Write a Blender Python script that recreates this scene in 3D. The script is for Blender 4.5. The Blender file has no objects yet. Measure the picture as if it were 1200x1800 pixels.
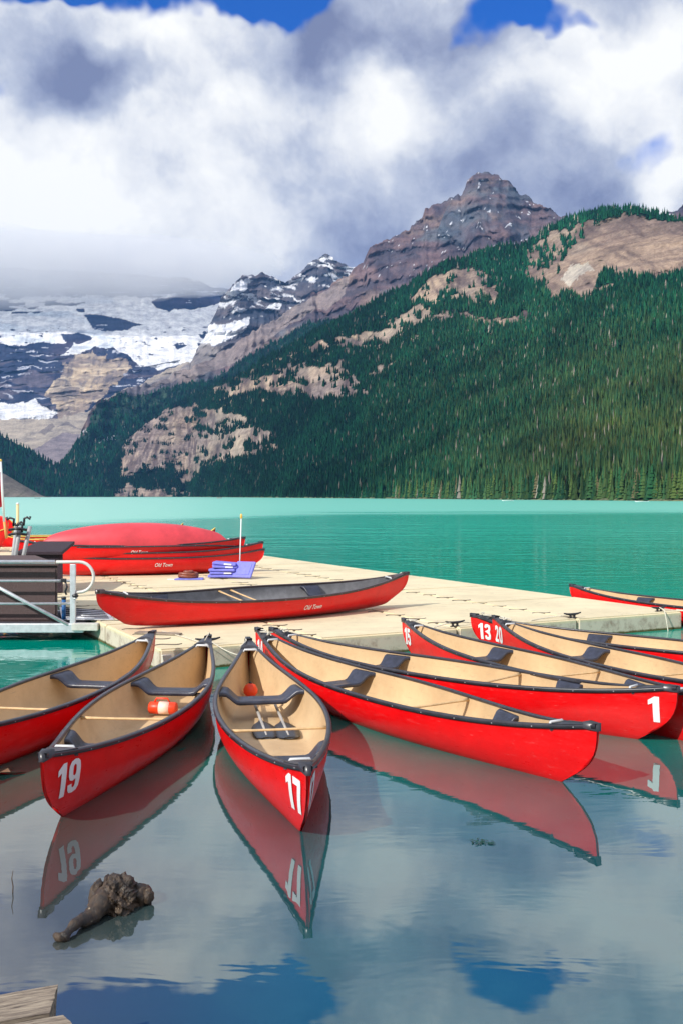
import bpy, bmesh, math, random
import numpy as np
from mathutils import Vector, Matrix
random.seed(7); rng = np.random.default_rng(7)
R = math.radians
S = bpy.context.scene
COL = S.collection

# ------------------------------------------------------------------ camera
CAMZ = 2.0
cam = bpy.data.objects.new('camera', bpy.data.cameras.new('camera')); COL.objects.link(cam)
cam.location = (0, 0, CAMZ); cam.rotation_euler = (R(90), 0, 0)
cam.data.sensor_fit = 'VERTICAL'; cam.data.sensor_height = 24; cam.data.lens = 24 * 1700 / 1800
cam.data.shift_y = -28 / 1800
cam.data.clip_start = 0.05; cam.data.clip_end = 60000
S.camera = cam

# ------------------------------------------------------------------ sun
SUN_ELEV = R(36)
SUN_AZ = math.atan2(-0.68, -0.66)            # direction towards the sun, measured (x, y): behind the viewer, to the left
tosun = Vector((math.sin(SUN_AZ) * math.cos(SUN_ELEV), math.cos(SUN_AZ) * math.cos(SUN_ELEV), math.sin(SUN_ELEV)))
sl = bpy.data.lights.new('sun', 'SUN'); sl.energy = 3.6; sl.angle = R(0.8); sl.color = (1, 0.955, 0.88)
sun = bpy.data.objects.new('sun', sl); COL.objects.link(sun)
sun.rotation_euler = tosun.to_track_quat('Z', 'Y').to_euler()

S.view_settings.view_transform = 'Standard'; S.view_settings.look = 'None'
S.view_settings.exposure = 0.32; S.view_settings.gamma = 1.0; S.view_settings.use_curve_mapping = False
S.cycles.use_denoising = True
S.cycles.max_bounces = 6; S.cycles.diffuse_bounces = 3; S.cycles.glossy_bounces = 3
S.cycles.transparent_max_bounces = 8; S.cycles.volume_bounces = 3
S.cycles.caustics_reflective = False; S.cycles.caustics_refractive = False
S.cycles.sample_clamp_indirect = 4.0

# ------------------------------------------------------------------ node helper
class NT:
    def __init__(s, nt): s.nt = nt; s.N = nt.nodes; s.L = nt.links; s.N.clear()
    def new(s, t, **kw):
        n = s.N.new(t)
        for k, v in kw.items(): setattr(n, k, v)
        return n
    def put(s, sock, v):
        if v is None: return
        if hasattr(v, 'links') and hasattr(v, 'node'): s.L.new(v, sock)
        else:
            if isinstance(v, (tuple, list)) and sock.type == 'RGBA' and len(v) == 3: v = (*v, 1)
            sock.default_value = v
    def math(s, op, a, b=None, c=None, clamp=False):
        n = s.new('ShaderNodeMath', operation=op); n.use_clamp = clamp
        s.put(n.inputs[0], a); s.put(n.inputs[1], b); s.put(n.inputs[2], c)
        return n.outputs[0]
    def vmath(s, op, a, b=None, out=0):
        n = s.new('ShaderNodeVectorMath', operation=op)
        s.put(n.inputs[0], a); s.put(n.inputs[1], b)
        return n.outputs[out]
    def mixc(s, f, a, b, blend='MIX'):
        n = s.new('ShaderNodeMix', data_type='RGBA', blend_type=blend)
        s.put(n.inputs[0], f); s.put(n.inputs[6], a); s.put(n.inputs[7], b)
        return n.outputs[2]
    def noise(s, vec, scale, detail=4, rough=0.55, out=0, dist=0.0):
        n = s.new('ShaderNodeTexNoise'); s.put(n.inputs['Vector'], vec)
        n.inputs['Scale'].default_value = scale; n.inputs['Detail'].default_value = detail
        n.inputs['Roughness'].default_value = rough; n.inputs['Distortion'].default_value = dist
        return n.outputs[out]
    def ramp(s, f, stops, interp='LINEAR'):
        n = s.new('ShaderNodeValToRGB'); s.put(n.inputs[0], f); cr = n.color_ramp; cr.interpolation = interp
        while len(cr.elements) < len(stops): cr.elements.new(0.5)
        for e, (p, c) in zip(cr.elements, stops):
            e.position = p; e.color = (*c, 1) if isinstance(c, (tuple, list)) else (c, c, c, 1)
        return n.outputs[0]
    def mr(s, v, a, b, c=0.0, d=1.0, smooth=True):
        n = s.new('ShaderNodeMapRange'); n.interpolation_type = 'SMOOTHSTEP' if smooth else 'LINEAR'
        s.put(n.inputs[0], v)
        for k, x in zip((1, 2, 3, 4), (a, b, c, d)): s.put(n.inputs[k], x)
        return n.outputs[0]

# ------------------------------------------------------------------ world: sky with clouds
W = bpy.data.worlds.new('World'); S.world = W; W.use_nodes = True
w = NT(W.node_tree)
sky = w.new('ShaderNodeTexSky', sky_type='NISHITA'); sky.sun_disc = False
sky.sun_elevation = SUN_ELEV; sky.sun_rotation = SUN_AZ; sky.altitude = 1700; sky.ozone_density = 3.0; sky.air_density = 1.0; sky.dust_density = 0.3
tc = w.new('ShaderNodeTexCoord').outputs['Generated']
d0 = w.vmath('NORMALIZE', tc)
wob = w.noise(d0, 3.2, 5, 0.58, out=1)
wob = w.vmath('SCALE', w.vmath('SUBTRACT', wob, (0.5, 0.5, 0.5)), None); wob.node.inputs['Scale'].default_value = 0.26
dw = w.vmath('ADD', d0, wob)
def pdir(px, py):
    return Vector(((px - 600) / 1700, 1, (872 - py) / 1700)).normalized()
def blob(px, py, rx, ry):
    """soft patch of the cloud deck in a direction of the sky, radii in the same units"""
    c = pdir(px, py)
    m = w.new('ShaderNodeMapping', vector_type='POINT'); w.put(m.inputs[0], w.vmath('SUBTRACT', dw, tuple(c)))
    m.inputs['Scale'].default_value = (1700 / rx, 1.2, 1700 / ry)
    l = w.vmath('LENGTH', m.outputs[0], out=1)
    return w.mr(l, 1.25, 0.25)
def blobs(lst):
    acc = None
    for px, py, rx, ry, a in lst:
        v = w.math('MULTIPLY', blob(px, py, rx, ry), a)
        acc = v if acc is None else w.math('ADD', acc, v)
    return acc
# openings in the cloud deck
holes = blobs([(320, -8, 260, 72, 1.15), (500, 18, 110, 55, 1.0), (60, -15, 130, 36, .8), (890, 8, 62, 50, .8), (955, 48, 52, 30, .75),
               (1190, 5, 55, 40, .8), (1110, 262, 100, 52, .42), (1165, 190, 50, 80, .28), (-20, 180, 40, 30, .45), (600, -250, 700, 150, .4), (1250, 90, 60, 60, .4)])
n_c = w.noise(d0, 5.5, 7, 0.6)
n_c2 = w.noise(dw, 2.6, 5, 0.55)
cover = w.math('ADD', w.math('MULTIPLY', n_c, 0.55), w.math('MULTIPLY', n_c2, 0.75))
cover = w.math('ADD', cover, 0.06)
cover = w.math('SUBTRACT', cover, w.math('MULTIPLY', holes, 0.62))
alpha = w.mr(cover, 0.24, 0.56)
# brightness of the deck
lit = blobs([(300, 85, 170, 60, .55), (40, 330, 170, 130, .75), (330, 400, 190, 90, .55), (690, 190, 110, 90, .55), (1010, 140, 140, 70, .45),
             (1180, 335, 60, 50, .8), (1090, 60, 120, 50, .5), (460, 210, 120, 60, .4), (250, 250, 130, 50, .3), (900, 215, 150, 70, .3), (560, 330, 150, 60, .2)])
dark = blobs([(90, 120, 150, 90, .48), (200, 190, 160, 55, .45), (400, 150, 90, 50, .4), (620, 105, 110, 60, .6), (560, 60, 70, 30, .3), (800, 40, 110, 60, .45), (720, 330, 240, 70, .15),
              (760, 430, 300, 60, .15), (200, 500, 420, 40, .35), (560, 440, 160, 40, .15), (960, 280, 160, 70, .15), (1050, 350, 120, 40, .3)])
dm_ = w.vmath('SCALE', wob, None); dm_.node.inputs['Scale'].default_value = 0.32; dm_ = w.vmath('ADD', d0, dm_)
n_f = w.noise(dm_, 6.0, 7, 0.60)
br = w.math('ADD', w.math('MULTIPLY', w.math('SUBTRACT', n_f, 0.5), 1.9), 0.52)
br = w.math('ADD', br, w.math('MULTIPLY', w.math('SUBTRACT', w.noise(dm_, 15.0, 6, 0.62), 0.5), 0.65))
br = w.math('ADD', br, w.math('MULTIPLY', lit, 0.62))
br = w.math('SUBTRACT', br, w.math('MULTIPLY', dark, 0.62))
ccol = w.ramp(br, [(0.0, (0.22, 0.25, 0.40)), (0.25, (0.37, 0.41, 0.56)), (0.5, (0.58, 0.62, 0.73)), (0.75, (0.90, 0.91, 0.93)), (1.0, (1.10, 1.09, 1.05))])
skyc = w.mixc(1.0, w.vmath('SCALE', sky.outputs[0], None), (0.12, 0.60, 1.45), 'MULTIPLY')
skyc.node.inputs[6].links[0].from_node.inputs['Scale'].default_value = 1.0
bg1 = w.new('ShaderNodeBackground'); w.put(bg1.inputs[0], skyc); bg1.inputs[1].default_value = 0.10
bg2 = w.new('ShaderNodeBackground'); w.put(bg2.inputs[0], ccol); bg2.inputs[1].default_value = 0.80
mx = w.new('ShaderNodeMixShader'); w.put(mx.inputs[0], alpha); w.put(mx.inputs[1], bg1.outputs[0]); w.put(mx.inputs[2], bg2.outputs[0])
wo = w.new('ShaderNodeOutputWorld'); w.put(wo.inputs[0], mx.outputs[0])
W.cycles.sampling_method = 'MANUAL'; W.cycles.sample_map_resolution = 512

# ------------------------------------------------------------------ general helpers
def mat(name, build=None, base=(0.5, 0.5, 0.5), rough=0.5, metal=0.0, var=0.0, vscale=6.0, bump=0.0, bscale=40.0, spec=0.5, coat=0.0):
    m = bpy.data.materials.new(name); m.use_nodes = True
    n = NT(m.node_tree); p = n.new('ShaderNodeBsdfPrincipled'); o = n.new('ShaderNodeOutputMaterial'); n.put(o.inputs[0], p.outputs[0])
    p.inputs['Base Color'].default_value = (*base, 1); p.inputs['Roughness'].default_value = rough
    p.inputs['Metallic'].default_value = metal; p.inputs['Specular IOR Level'].default_value = spec
    p.inputs['Coat Weight'].default_value = coat; p.inputs['Coat Roughness'].default_value = 0.12
    oc = n.new('ShaderNodeTexCoord').outputs['Object']
    if var:
        f = n.noise(oc, vscale, 6, 0.65)
        f = n.mr(f, 0.3, 0.7)
        n.put(p.inputs['Base Color'], n.mixc(f, tuple(c * (1 - var) for c in base), tuple(min(1, c * (1 + var)) for c in base)))
    if bump:
        b = n.new('ShaderNodeBump'); b.inputs['Strength'].default_value = bump; b.inputs['Distance'].default_value = 0.01
        n.put(b.inputs['Height'], n.noise(oc, bscale, 5, 0.6)); n.put(p.inputs['Normal'], b.outputs[0])
    if build: build(n, p, oc)
    return m

def mesh_obj(name, verts, faces, m, parent=None, smooth=True):
    me = bpy.data.meshes.new(name); me.from_pydata([tuple(v) for v in verts], [], [tuple(f) for f in faces]); me.update()
    if smooth: me.polygons.foreach_set('use_smooth', [True] * len(me.polygons))
    o = bpy.data.objects.new(name, me); COL.objects.link(o)
    if m: me.materials.append(m)
    if parent: o.parent = parent
    return o
def np_mesh(name, V, F, m, smooth=True, parent=None):
    """V (n,3); F (k,3|4) numpy, fast"""
    me = bpy.data.meshes.new(name); V = np.asarray(V, np.float32); F = np.asarray(F, np.int32); k = F.shape[1]
    me.vertices.add(len(V)); me.vertices.foreach_set('co', V.ravel())
    me.loops.add(F.size); me.loops.foreach_set('vertex_index', F.ravel())
    me.polygons.add(len(F)); me.polygons.foreach_set('loop_start', np.arange(len(F), dtype=np.int32) * k)
    me.polygons.foreach_set('loop_total', np.full(len(F), k, np.int32))
    me.polygons.foreach_set('use_smooth', np.full(len(F), smooth))
    me.update(calc_edges=True)
    o = bpy.data.objects.new(name, me); COL.objects.link(o); me.materials.append(m)
    if parent: o.parent = parent
    return o
def set_cols(o, name, C):
    a = o.data.color_attributes.new(name, 'FLOAT_COLOR', 'POINT'); C4 = np.ones((len(C), 4), np.float32); C4[:, :3] = C
    a.data.foreach_set('color', C4.ravel())
def tag(o, label=None, cat=None, group=None, kind=None):
    if label: o['label'] = label
    if cat: o['category'] = cat
    if group: o['group'] = group
    if kind: o['kind'] = kind
    return o
def empty(name, loc=(0, 0, 0), rz=0.0):
    o = bpy.data.objects.new(name, None); COL.objects.link(o); o.location = loc; o.rotation_euler = (0, 0, rz); o.empty_display_size = 0.2
    return o
def box_bm(bm, c, size, M=None):
    r = bmesh.ops.create_cube(bm, size=1.0); v = r['verts']
    bmesh.ops.scale(bm, vec=size, verts=v)
    bmesh.ops.translate(bm, vec=c, verts=v)
    if M is not None: bmesh.ops.transform(bm, matrix=M, verts=v)
    return v
def bm_obj(name, bm, m, parent=None, smooth=False, bevel=0.0, seg=2):
    if bevel:
        bmesh.ops.bevel(bm, geom=list(bm.edges), offset=bevel, segments=seg, affect='EDGES', profile=0.5, clamp_overlap=True)
    me = bpy.data.meshes.new(name); bm.to_mesh(me); bm.free()
    if smooth: me.polygons.foreach_set('use_smooth', [True] * len(me.polygons))
    o = bpy.data.objects.new(name, me); COL.objects.link(o); me.materials.append(m)
    if parent: o.parent = parent
    return o
def prism(name, foot, z0, z1, m, parent=None, bevel=0.0):
    bm = bmesh.new(); n = len(foot)
    zz = z1 if isinstance(z1, (list, tuple)) else [z1] * n
    a = [bm.verts.new((x, y, z0)) for x, y in foot]; b = [bm.verts.new((x, y, z)) for (x, y), z in zip(foot, zz)]
    bm.faces.new(a[::-1]); bm.faces.new(b)
    for i in range(n): bm.faces.new((a[i], a[(i + 1) % n], b[(i + 1) % n], b[i]))
    bmesh.ops.recalc_face_normals(bm, faces=bm.faces)
    return bm_obj(name, bm, m, parent, bevel=bevel)
def tube(name, pts, r, m, parent=None, sides=8, closed=False):
    """swept tube through pts, radius r (number or list), with end caps"""
    P = [Vector(p) for p in pts]; n = len(P); rr = r if isinstance(r, (list, tuple)) else [r] * n
    V = []; F = []; up = Vector((0, 0, 1)); prev = None
    for i, p in enumerate(P):
        if closed: t = P[(i + 1) % n] - P[i - 1]
        else: t = P[min(i + 1, n - 1)] - P[max(i - 1, 0)]
        t.normalize()
        if prev is None:
            a = t.cross(up)
            if a.length < 0.1: a = t.cross(Vector((1, 0, 0)))
        else: a = prev - t * prev.dot(t)
        a.normalize(); prev = a; b = t.cross(a)
        for k in range(sides):
            th = 2 * math.pi * k / sides
            V.append(p + (a * math.cos(th) + b * math.sin(th)) * rr[i])
    seg = n if closed else n - 1
    for i in range(seg):
        for k in range(sides):
            j = (i + 1) % n
            F.append((i * sides + k, i * sides + (k + 1) % sides, j * sides + (k + 1) % sides, j * sides + k))
    if not closed:
        F.append(tuple(range(sides))[::-1]); F.append(tuple((n - 1) * sides + k for k in range(sides)))
    return mesh_obj(name, V, F, m, parent)

# numpy lattice noise
_perm = rng.integers(0, 2**31 - 1, 4096)
def _h(ix, iy, iz):
    return (_perm[(ix * 73 + _perm[(iy * 179 + _perm[iz & 4095]) & 4095]) & 4095] & 0xffff) / 65535.0
def vnoise(x, y, z=0.0):
    x, y, z = np.broadcast_arrays(np.asarray(x, float), np.asarray(y, float), np.asarray(z, float))
    ix = np.floor(x).astype(np.int64); iy = np.floor(y).astype(np.int64); iz = np.floor(z).astype(np.int64)
    fx = x - ix; fy = y - iy; fz = z - iz
    s = lambda f: f * f * f * (f * (f * 6 - 15) + 10)
    ux, uy, uz = s(fx), s(fy), s(fz); out = 0
    for dx in (0, 1):
        for dy in (0, 1):
            for dz in (0, 1):
                wgt = (ux if dx else 1 - ux) * (uy if dy else 1 - uy) * (uz if dz else 1 - uz)
                out = out + wgt * _h(ix + dx, iy + dy, iz + dz)
    return out * 2 - 1
def fbm(x, y, z=0.0, oct=5, gain=0.5, ridged=False):
    a, t, o = 1.0, 0.0, 0
    for k in range(oct):
        n = vnoise(x * 2**k + 17.3 * k, y * 2**k - 9.1 * k, z * 2**k + 3.7 * k)
        if ridged: n = 1 - 2 * np.abs(n)
        o = o + a * n; t += a; a *= gain
    return o / t
def sstep(a, b, x):
    t = np.clip((x - a) / (b - a), 0, 1); return t * t * (3 - 2 * t)
def in_poly(px, py, poly):
    ins = np.zeros(np.shape(px), bool); n = len(poly)
    for i in range(n):
        x1, y1 = poly[i]; x2, y2 = poly[(i + 1) % n]
        c = ((y1 > py) != (y2 > py)) & (px < (x2 - x1) * (py - y1) / ((y2 - y1) + 1e-9) + x1)
        ins ^= c
    return ins

# ------------------------------------------------------------------ mountains
def shore_py(px): return np.maximum(873.6, 873.7 + (px - 340) * 0.00849)
def interp(px, pts): a = np.array(pts, float); return np.interp(px, a[:, 0], a[:, 1])
def terrain_mat(name, bstr=0.9, bdist=14.0, sc=0.02):
    def b(n, p, oc):
        a = n.new('ShaderNodeVertexColor', layer_name='albedo').outputs[0]
        f = n.noise(oc, sc, 8, 0.7); f2 = n.noise(oc, sc * 9, 5, 0.7)
        m1 = n.mixc(n.mr(f, 0.3, 0.7), (0.66, 0.66, 0.70), (1.26, 1.24, 1.2))
        c = n.mixc(1.0, a, m1, 'MULTIPLY')
        c = n.mixc(1.0, c, n.mixc(n.mr(f2, 0.3, 0.7), (0.8, 0.8, 0.8), (1.2, 1.2, 1.2)), 'MULTIPLY')
        n.put(p.inputs['Base Color'], c)
        bm = n.new('ShaderNodeBump'); bm.inputs['Strength'].default_value = bstr; bm.inputs['Distance'].default_value = bdist
        n.put(bm.inputs['Height'], n.math('ADD', f, n.math('MULTIPLY', f2, 0.4))); n.put(p.inputs['Normal'], bm.outputs[0])
    return mat(name, b, rough=0.95, spec=0.1)

def mountain(name, m, px0, px1, nu, nt, ridge, foot_py, Yf, Yr, g=1.0, amp=12.0, strata=0.0, scale=90.0, zamp=0.6, back=0.35, crag=0.0, rib=0.0, ribw=130.0, damp=None):
    px = np.linspace(px0, px1, nu); t = np.concatenate([np.linspace(0, 1, nt), np.linspace(1, 1 + back, 10)[1:]])
    PX, T = np.meshgrid(px, t)
    pr = interp(PX, ridge); pf = foot_py(PX); Tc = np.minimum(T, 1)
    pr = pr + crag * fbm(PX / 14.0, PX * 0 + 5.5, 0.0, 4, 0.6)
    PY = pf + (pr - pf) * Tc
    yf = interp(PX, Yf) if isinstance(Yf, list) else Yf(PX); yr = interp(PX, Yr) if isinstance(Yr, list) else Yr(PX)
    Y = yf + (yr - yf) * Tc**g
    Z = CAMZ + (872 - PY) / 1700 * Y
    over = np.maximum(T - 1, 0); Y = Y + over * (yr - yf + 500); Z = Z - over**1.2 * Z * 0.9
    X = (PX - 600) / 1700 * Y
    edge = sstep(0.0, 0.06, Tc)
    rn = fbm(X / scale, Z / scale * 0.55, Y / scale, 6, 0.55, ridged=True)
    fn = fbm(X / scale * 3.1, Z / scale * 2.0, 3.0, 5, 0.6)
    st = np.sin(Z / 16.0 + 2.2 * fbm(X / 300, Z / 300, 1.0, 3)) + 0.7 * np.sin(Z / 6.1 + 2 * fbm(X / 150, Z / 200, 4.0, 3))
    rb = fbm(X / ribw + 0.35 * Z / ribw + 0.5 * fbm(X / 300, Z / 300, 8.0, 3), Z / (ribw * 5), 3.0, 4, 0.5, ridged=True)
    dm = 1.0 if damp is None else 1 - 0.8 * damp(PX, PY)
    dY = (rn * amp + fn * amp * 0.5 + st * strata - rb * rib) * edge * dm
    Yn = Y + dY; k = Yn / Y
    X = X * k; Z = CAMZ + (Z - CAMZ) * k + (rn + fn) * zamp * dm * edge * np.minimum(1, (1.02 - Tc) * 6)
    X += fn * amp * 0.2 * edge
    V = np.stack([X, Yn, Z], -1).reshape(-1, 3)
    nT = len(t); idx = np.arange(nT * nu).reshape(nT, nu)
    F = np.stack([idx[:-1, :-1], idx[:-1, 1:], idx[1:, 1:], idx[1:, :-1]], -1).reshape(-1, 4)
    o = np_mesh(name, V, F, m); tag(o, kind='structure')
    return dict(o=o, V=V.reshape(nT, nu, 3), PX=PX, PY=PY, T=T, Z=Z, X=X, rn=rn, fn=fn, st=st)
def paint(M, C): set_cols(M['o'], 'albedo', np.clip(C, 0, 1).reshape(-1, 3))
def lay(C, mask, col):
    m = mask[..., None]; return C * (1 - m) + np.array(col) * m
def poly_mask(M, polys, warp=7.0, sc=22.0):
    wx = warp * fbm(M['PX'] / sc, M['PY'] / sc, 2.0, 4, 0.6); wy = warp * fbm(M['PX'] / sc + 40, M['PY'] / sc, 7.0, 4, 0.6)
    r = np.zeros(M['PX'].shape, bool)
    for p in polys: r |= in_poly(M['PX'] + wx, M['PY'] + wy, p)
    return r.astype(float)
def rockcol(M, a, b, c=None):
    f = sstep(-0.5, 0.5, M['fn'] + 0.25 * M['st']); C = lay(np.zeros(M['PX'].shape + (3,)) + np.array(a), f, b)
    if c is not None: C = lay(C, sstep(0.0, 0.5, fbm(M['X'] / 260, M['Z'] / 120, 9.0, 4)), c)
    return C

rock_mat = terrain_mat('mountain_ground')
# --- the forested mountain rising from the right shore
Yshore = lambda px: 3400 / (shore_py(px) - 872.0)
ridge1 = [(120, 872), (150, 866), (175, 842), (190, 820), (225, 772), (260, 742), (300, 712), (350, 692), (400, 668), (440, 652), (480, 622), (520, 603), (560, 580), (600, 562), (650, 533), (690, 513),
          (720, 502), (750, 482), (780, 464), (820, 452), (850, 440), (880, 433), (920, 431), (940, 421), (960, 404), (990, 389), (1020, 379), (1060, 370), (1100, 368), (1150, 376), (1190, 386), (1230, 400), (1300, 405), (1500, 380)]
M1 = mountain('forested_mountain', rock_mat, 120, 1500, 620, 300, ridge1, shore_py, Yshore,
              lambda px: Yshore(px) + np.interp(px, [120, 200, 350, 600, 900, 1200, 1500], [60, 220, 420, 850, 1000, 800, 700]), g=1.0, amp=24, strata=6.5, zamp=5.0, scale=120, crag=4, rib=26, ribw=170)
P_rock = [[(930, 440), (945, 425), (1000, 402), (1050, 388), (1120, 380), (1200, 394), (1300, 404), (1510, 390), (1510, 510), (1300, 500), (1200, 488), (1150, 490), (1100, 500), (1060, 515), (1030, 530),
           (1000, 520), (985, 530), (960, 540), (950, 510), (925, 500), (910, 465)],
          [(720, 540), (725, 520), (760, 490), (800, 475), (850, 472), (868, 500), (872, 538), (840, 545), (800, 532), (760, 528)],
          [(850, 548), (900, 560), (930, 545), (955, 536), (940, 560), (905, 582), (870, 572)],
          [(590, 600), (640, 588), (705, 574), (716, 590), (690, 604), (640, 618), (596, 622)], [(690, 565), (735, 538), (765, 545), (750, 566), (715, 578)], [(800, 552), (845, 552), (865, 566), (820, 574)], [(755, 560), (790, 552), (800, 566), (765, 576)], [(636, 655), (700, 640), (700, 652), (650, 668)], [(540, 608), (575, 598), (580, 612), (548, 622)],
          [(370, 688), (430, 668), (470, 656), (510, 645), (560, 640), (605, 655), (642, 675), (640, 708), (580, 700), (520, 706), (480, 690), (440, 698)],
          [(213, 795), (232, 752), (270, 732), (300, 722), (350, 716), (420, 732), (450, 752), (486, 764), (482, 792), (430, 806), (402, 816), (356, 822), (338, 854), (318, 850), (300, 822), (262, 836), (213, 838)],
          [(165, 874), (158, 845), (172, 822), (188, 840), (200, 874)], [(190, 874), (222, 852), (290, 862), (345, 874)]]
rm = poly_mask(M1, P_rock, 13, 17)
specks = (fbm(M1['PX'] / 13, M1['PY'] / 6, 3.3, 4) > 0.26) & in_poly(M1['PX'], M1['PY'], [(520, 700), (350, 720), (400, 670), (600, 580), (740, 520), (900, 560), (850, 600), (640, 640)])
rm = np.maximum(rm, specks.astype(float))
in_dome = poly_mask(M1, [[(900, 360), (1510, 330), (1510, 520), (1000, 545), (900, 470)]], 5)
# tree patches standing on the rock
isl = (fbm(M1['PX'] / 15, M1['PY'] / 7, 8.1, 4) > 0.27)
isl2 = poly_mask(M1, [[(800, 528), (860, 545), (872, 560), (760, 548)], [(925, 430), (960, 410), (1010, 392), (1060, 384), (1090, 372), (1060, 366), (940, 415)], [(1050, 512), (1060, 480), (1120, 492)],
                          [(310, 838), (250, 822), (228, 850), (300, 862)]], 6)
tree_on = (1 - rm) * 1.0
tree_on = np.maximum(tree_on, isl2); tree_on = np.maximum(tree_on, isl * (1 - in_dome) * 0.8)
tree_on = np.maximum(tree_on, (fbm(M1['PX'] / 7, M1['PY'] / 7, 28.1, 3) > 0.24) * in_poly(M1['PX'], M1['PY'], [(905, 450), (1000, 385), (1075, 370), (1060, 400), (1000, 440), (975, 500), (930, 520)]) * .8)
C = rockcol(M1, (0.50, 0.37, 0.27), (0.19, 0.15, 0.145), (0.34, 0.27, 0.245))
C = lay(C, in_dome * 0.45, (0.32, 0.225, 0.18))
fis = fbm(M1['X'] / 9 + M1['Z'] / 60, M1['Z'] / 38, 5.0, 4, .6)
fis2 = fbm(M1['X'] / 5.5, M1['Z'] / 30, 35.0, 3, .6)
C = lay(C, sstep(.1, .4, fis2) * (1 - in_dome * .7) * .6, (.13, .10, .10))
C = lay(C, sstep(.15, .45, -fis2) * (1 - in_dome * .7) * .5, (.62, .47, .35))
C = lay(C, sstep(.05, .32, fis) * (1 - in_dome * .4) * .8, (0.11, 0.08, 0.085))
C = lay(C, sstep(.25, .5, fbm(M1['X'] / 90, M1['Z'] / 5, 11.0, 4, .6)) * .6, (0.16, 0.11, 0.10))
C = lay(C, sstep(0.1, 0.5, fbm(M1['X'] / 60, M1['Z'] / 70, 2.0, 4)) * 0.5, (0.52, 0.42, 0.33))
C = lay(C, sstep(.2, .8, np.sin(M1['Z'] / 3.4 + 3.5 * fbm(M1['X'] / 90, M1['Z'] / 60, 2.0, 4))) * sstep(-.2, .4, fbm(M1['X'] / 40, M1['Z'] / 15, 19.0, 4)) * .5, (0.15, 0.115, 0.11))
C = lay(C, poly_mask(M1, [[(985, 492), (1005, 468), (1035, 462), (1045, 478), (1020, 486), (1000, 505)]], 6, 8) * .8, (.62, .56, .48))
C = lay(C, (rm < 0.5) * 1.0, (0.020, 0.042, 0.028)); C = lay(C, isl2, (0.02, 0.04, 0.03))
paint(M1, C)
# --- the pyramid peak behind it
ridge2 = [(90, 840), (100, 822), (118, 806), (138, 772), (148, 745), (155, 728), (175, 706), (225, 686), (260, 673), (300, 661), (340, 648), (380, 628), (420, 603), (460, 578), (500, 548), (530, 530), (560, 516), (590, 497), (620, 477), (640, 460),
          (648, 434), (670, 428), (700, 412), (745, 388), (748, 372), (790, 350), (812, 338), (818, 322), (832, 308), (850, 301), (872, 307), (885, 316), (915, 343), (945, 358), (975, 374), (990, 383), (1040, 396), (1120, 400), (1165, 378), (1200, 364), (1260, 350), (1400, 380)]
M2 = mountain('pyramid_peak', rock_mat, 90, 1400, 700, 300, ridge2, lambda px: 872.2 + 0 * px, [(90, 2150), (340, 2150), (700, 2000), (1400, 1800)],
              [(90, 2300), (200, 2700), (400, 3100), (850, 3000), (1400, 2600)], g=0.9, amp=60, strata=8, zamp=22, scale=200, crag=11, rib=95, ribw=210)
C = rockcol(M2, (0.20, 0.135, 0.14), (0.095, 0.085, 0.11), (0.15, 0.14, 0.165))
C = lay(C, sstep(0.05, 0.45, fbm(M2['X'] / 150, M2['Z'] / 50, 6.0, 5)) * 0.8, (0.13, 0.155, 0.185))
C = lay(C, sstep(0.15, 0.5, fbm(M2['X'] / 90, M2['Z'] / 60, 16.0, 5)) * 0.5, (0.34, 0.24, 0.19))
C = lay(C, sstep(.12, .45, fbm(M2['X'] / 25 + M2['Z'] / 50, M2['Z'] / 60, 5.0, 4, .6)) * .7, (0.06, 0.055, 0.08))
C = lay(C, sstep(.2, .5, fbm(M2['X'] / 200, M2['Z'] / 9, 11.0, 4, .6)) * .55, (0.08, 0.065, 0.08))
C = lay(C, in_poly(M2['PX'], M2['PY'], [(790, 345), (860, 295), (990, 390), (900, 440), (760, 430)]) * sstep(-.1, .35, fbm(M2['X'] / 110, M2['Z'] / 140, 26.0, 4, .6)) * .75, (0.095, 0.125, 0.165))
tal = poly_mask(M2, [[(560, 520), (620, 480), (600, 530), (520, 570), (440, 625), (360, 660), (250, 690), (300, 655), (400, 610), (500, 545)]], 5)
C = lay(C, tal * 0.8, (0.30, 0.25, 0.24))
fo2 = poly_mask(M2, [[(560, 575), (520, 590), (440, 628), (380, 664), (320, 682), (225, 694), (178, 712), (158, 738), (150, 770), (120, 806), (90, 826), (80, 880), (1400, 880), (1400, 520), (900, 440), (760, 500), (640, 570)]], 9, 30)
gr2 = poly_mask(M2, [[(330, 655), (260, 680), (170, 712), (150, 760), (230, 740), (300, 700), (350, 668)]], 8)
C = lay(C, fo2, (0.022, 0.05, 0.04)); C = lay(C, fo2 * gr2 * sstep(-0.1, 0.4, fbm(M2['PX'] / 16, M2['PY'] / 14, 3.0, 4)), (0.06, 0.11, 0.075))
C = lay(C, ((fbm(M2['PX'] / 6, M2['PY'] / 3, 21.0, 3) > 0.60) & (M2['PY'] < 500) & (M2['T'] > 0.6)) * 1.0, (0.75, 0.78, 0.85))
C = lay(C, poly_mask(M2, [[(168, 784), (200, 772), (206, 774), (204, 780), (175, 786)], [(137, 765), (155, 761), (156, 764), (140, 768)]], 1.5), (0.75, 0.76, 0.80))
paint(M2, C)
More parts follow.
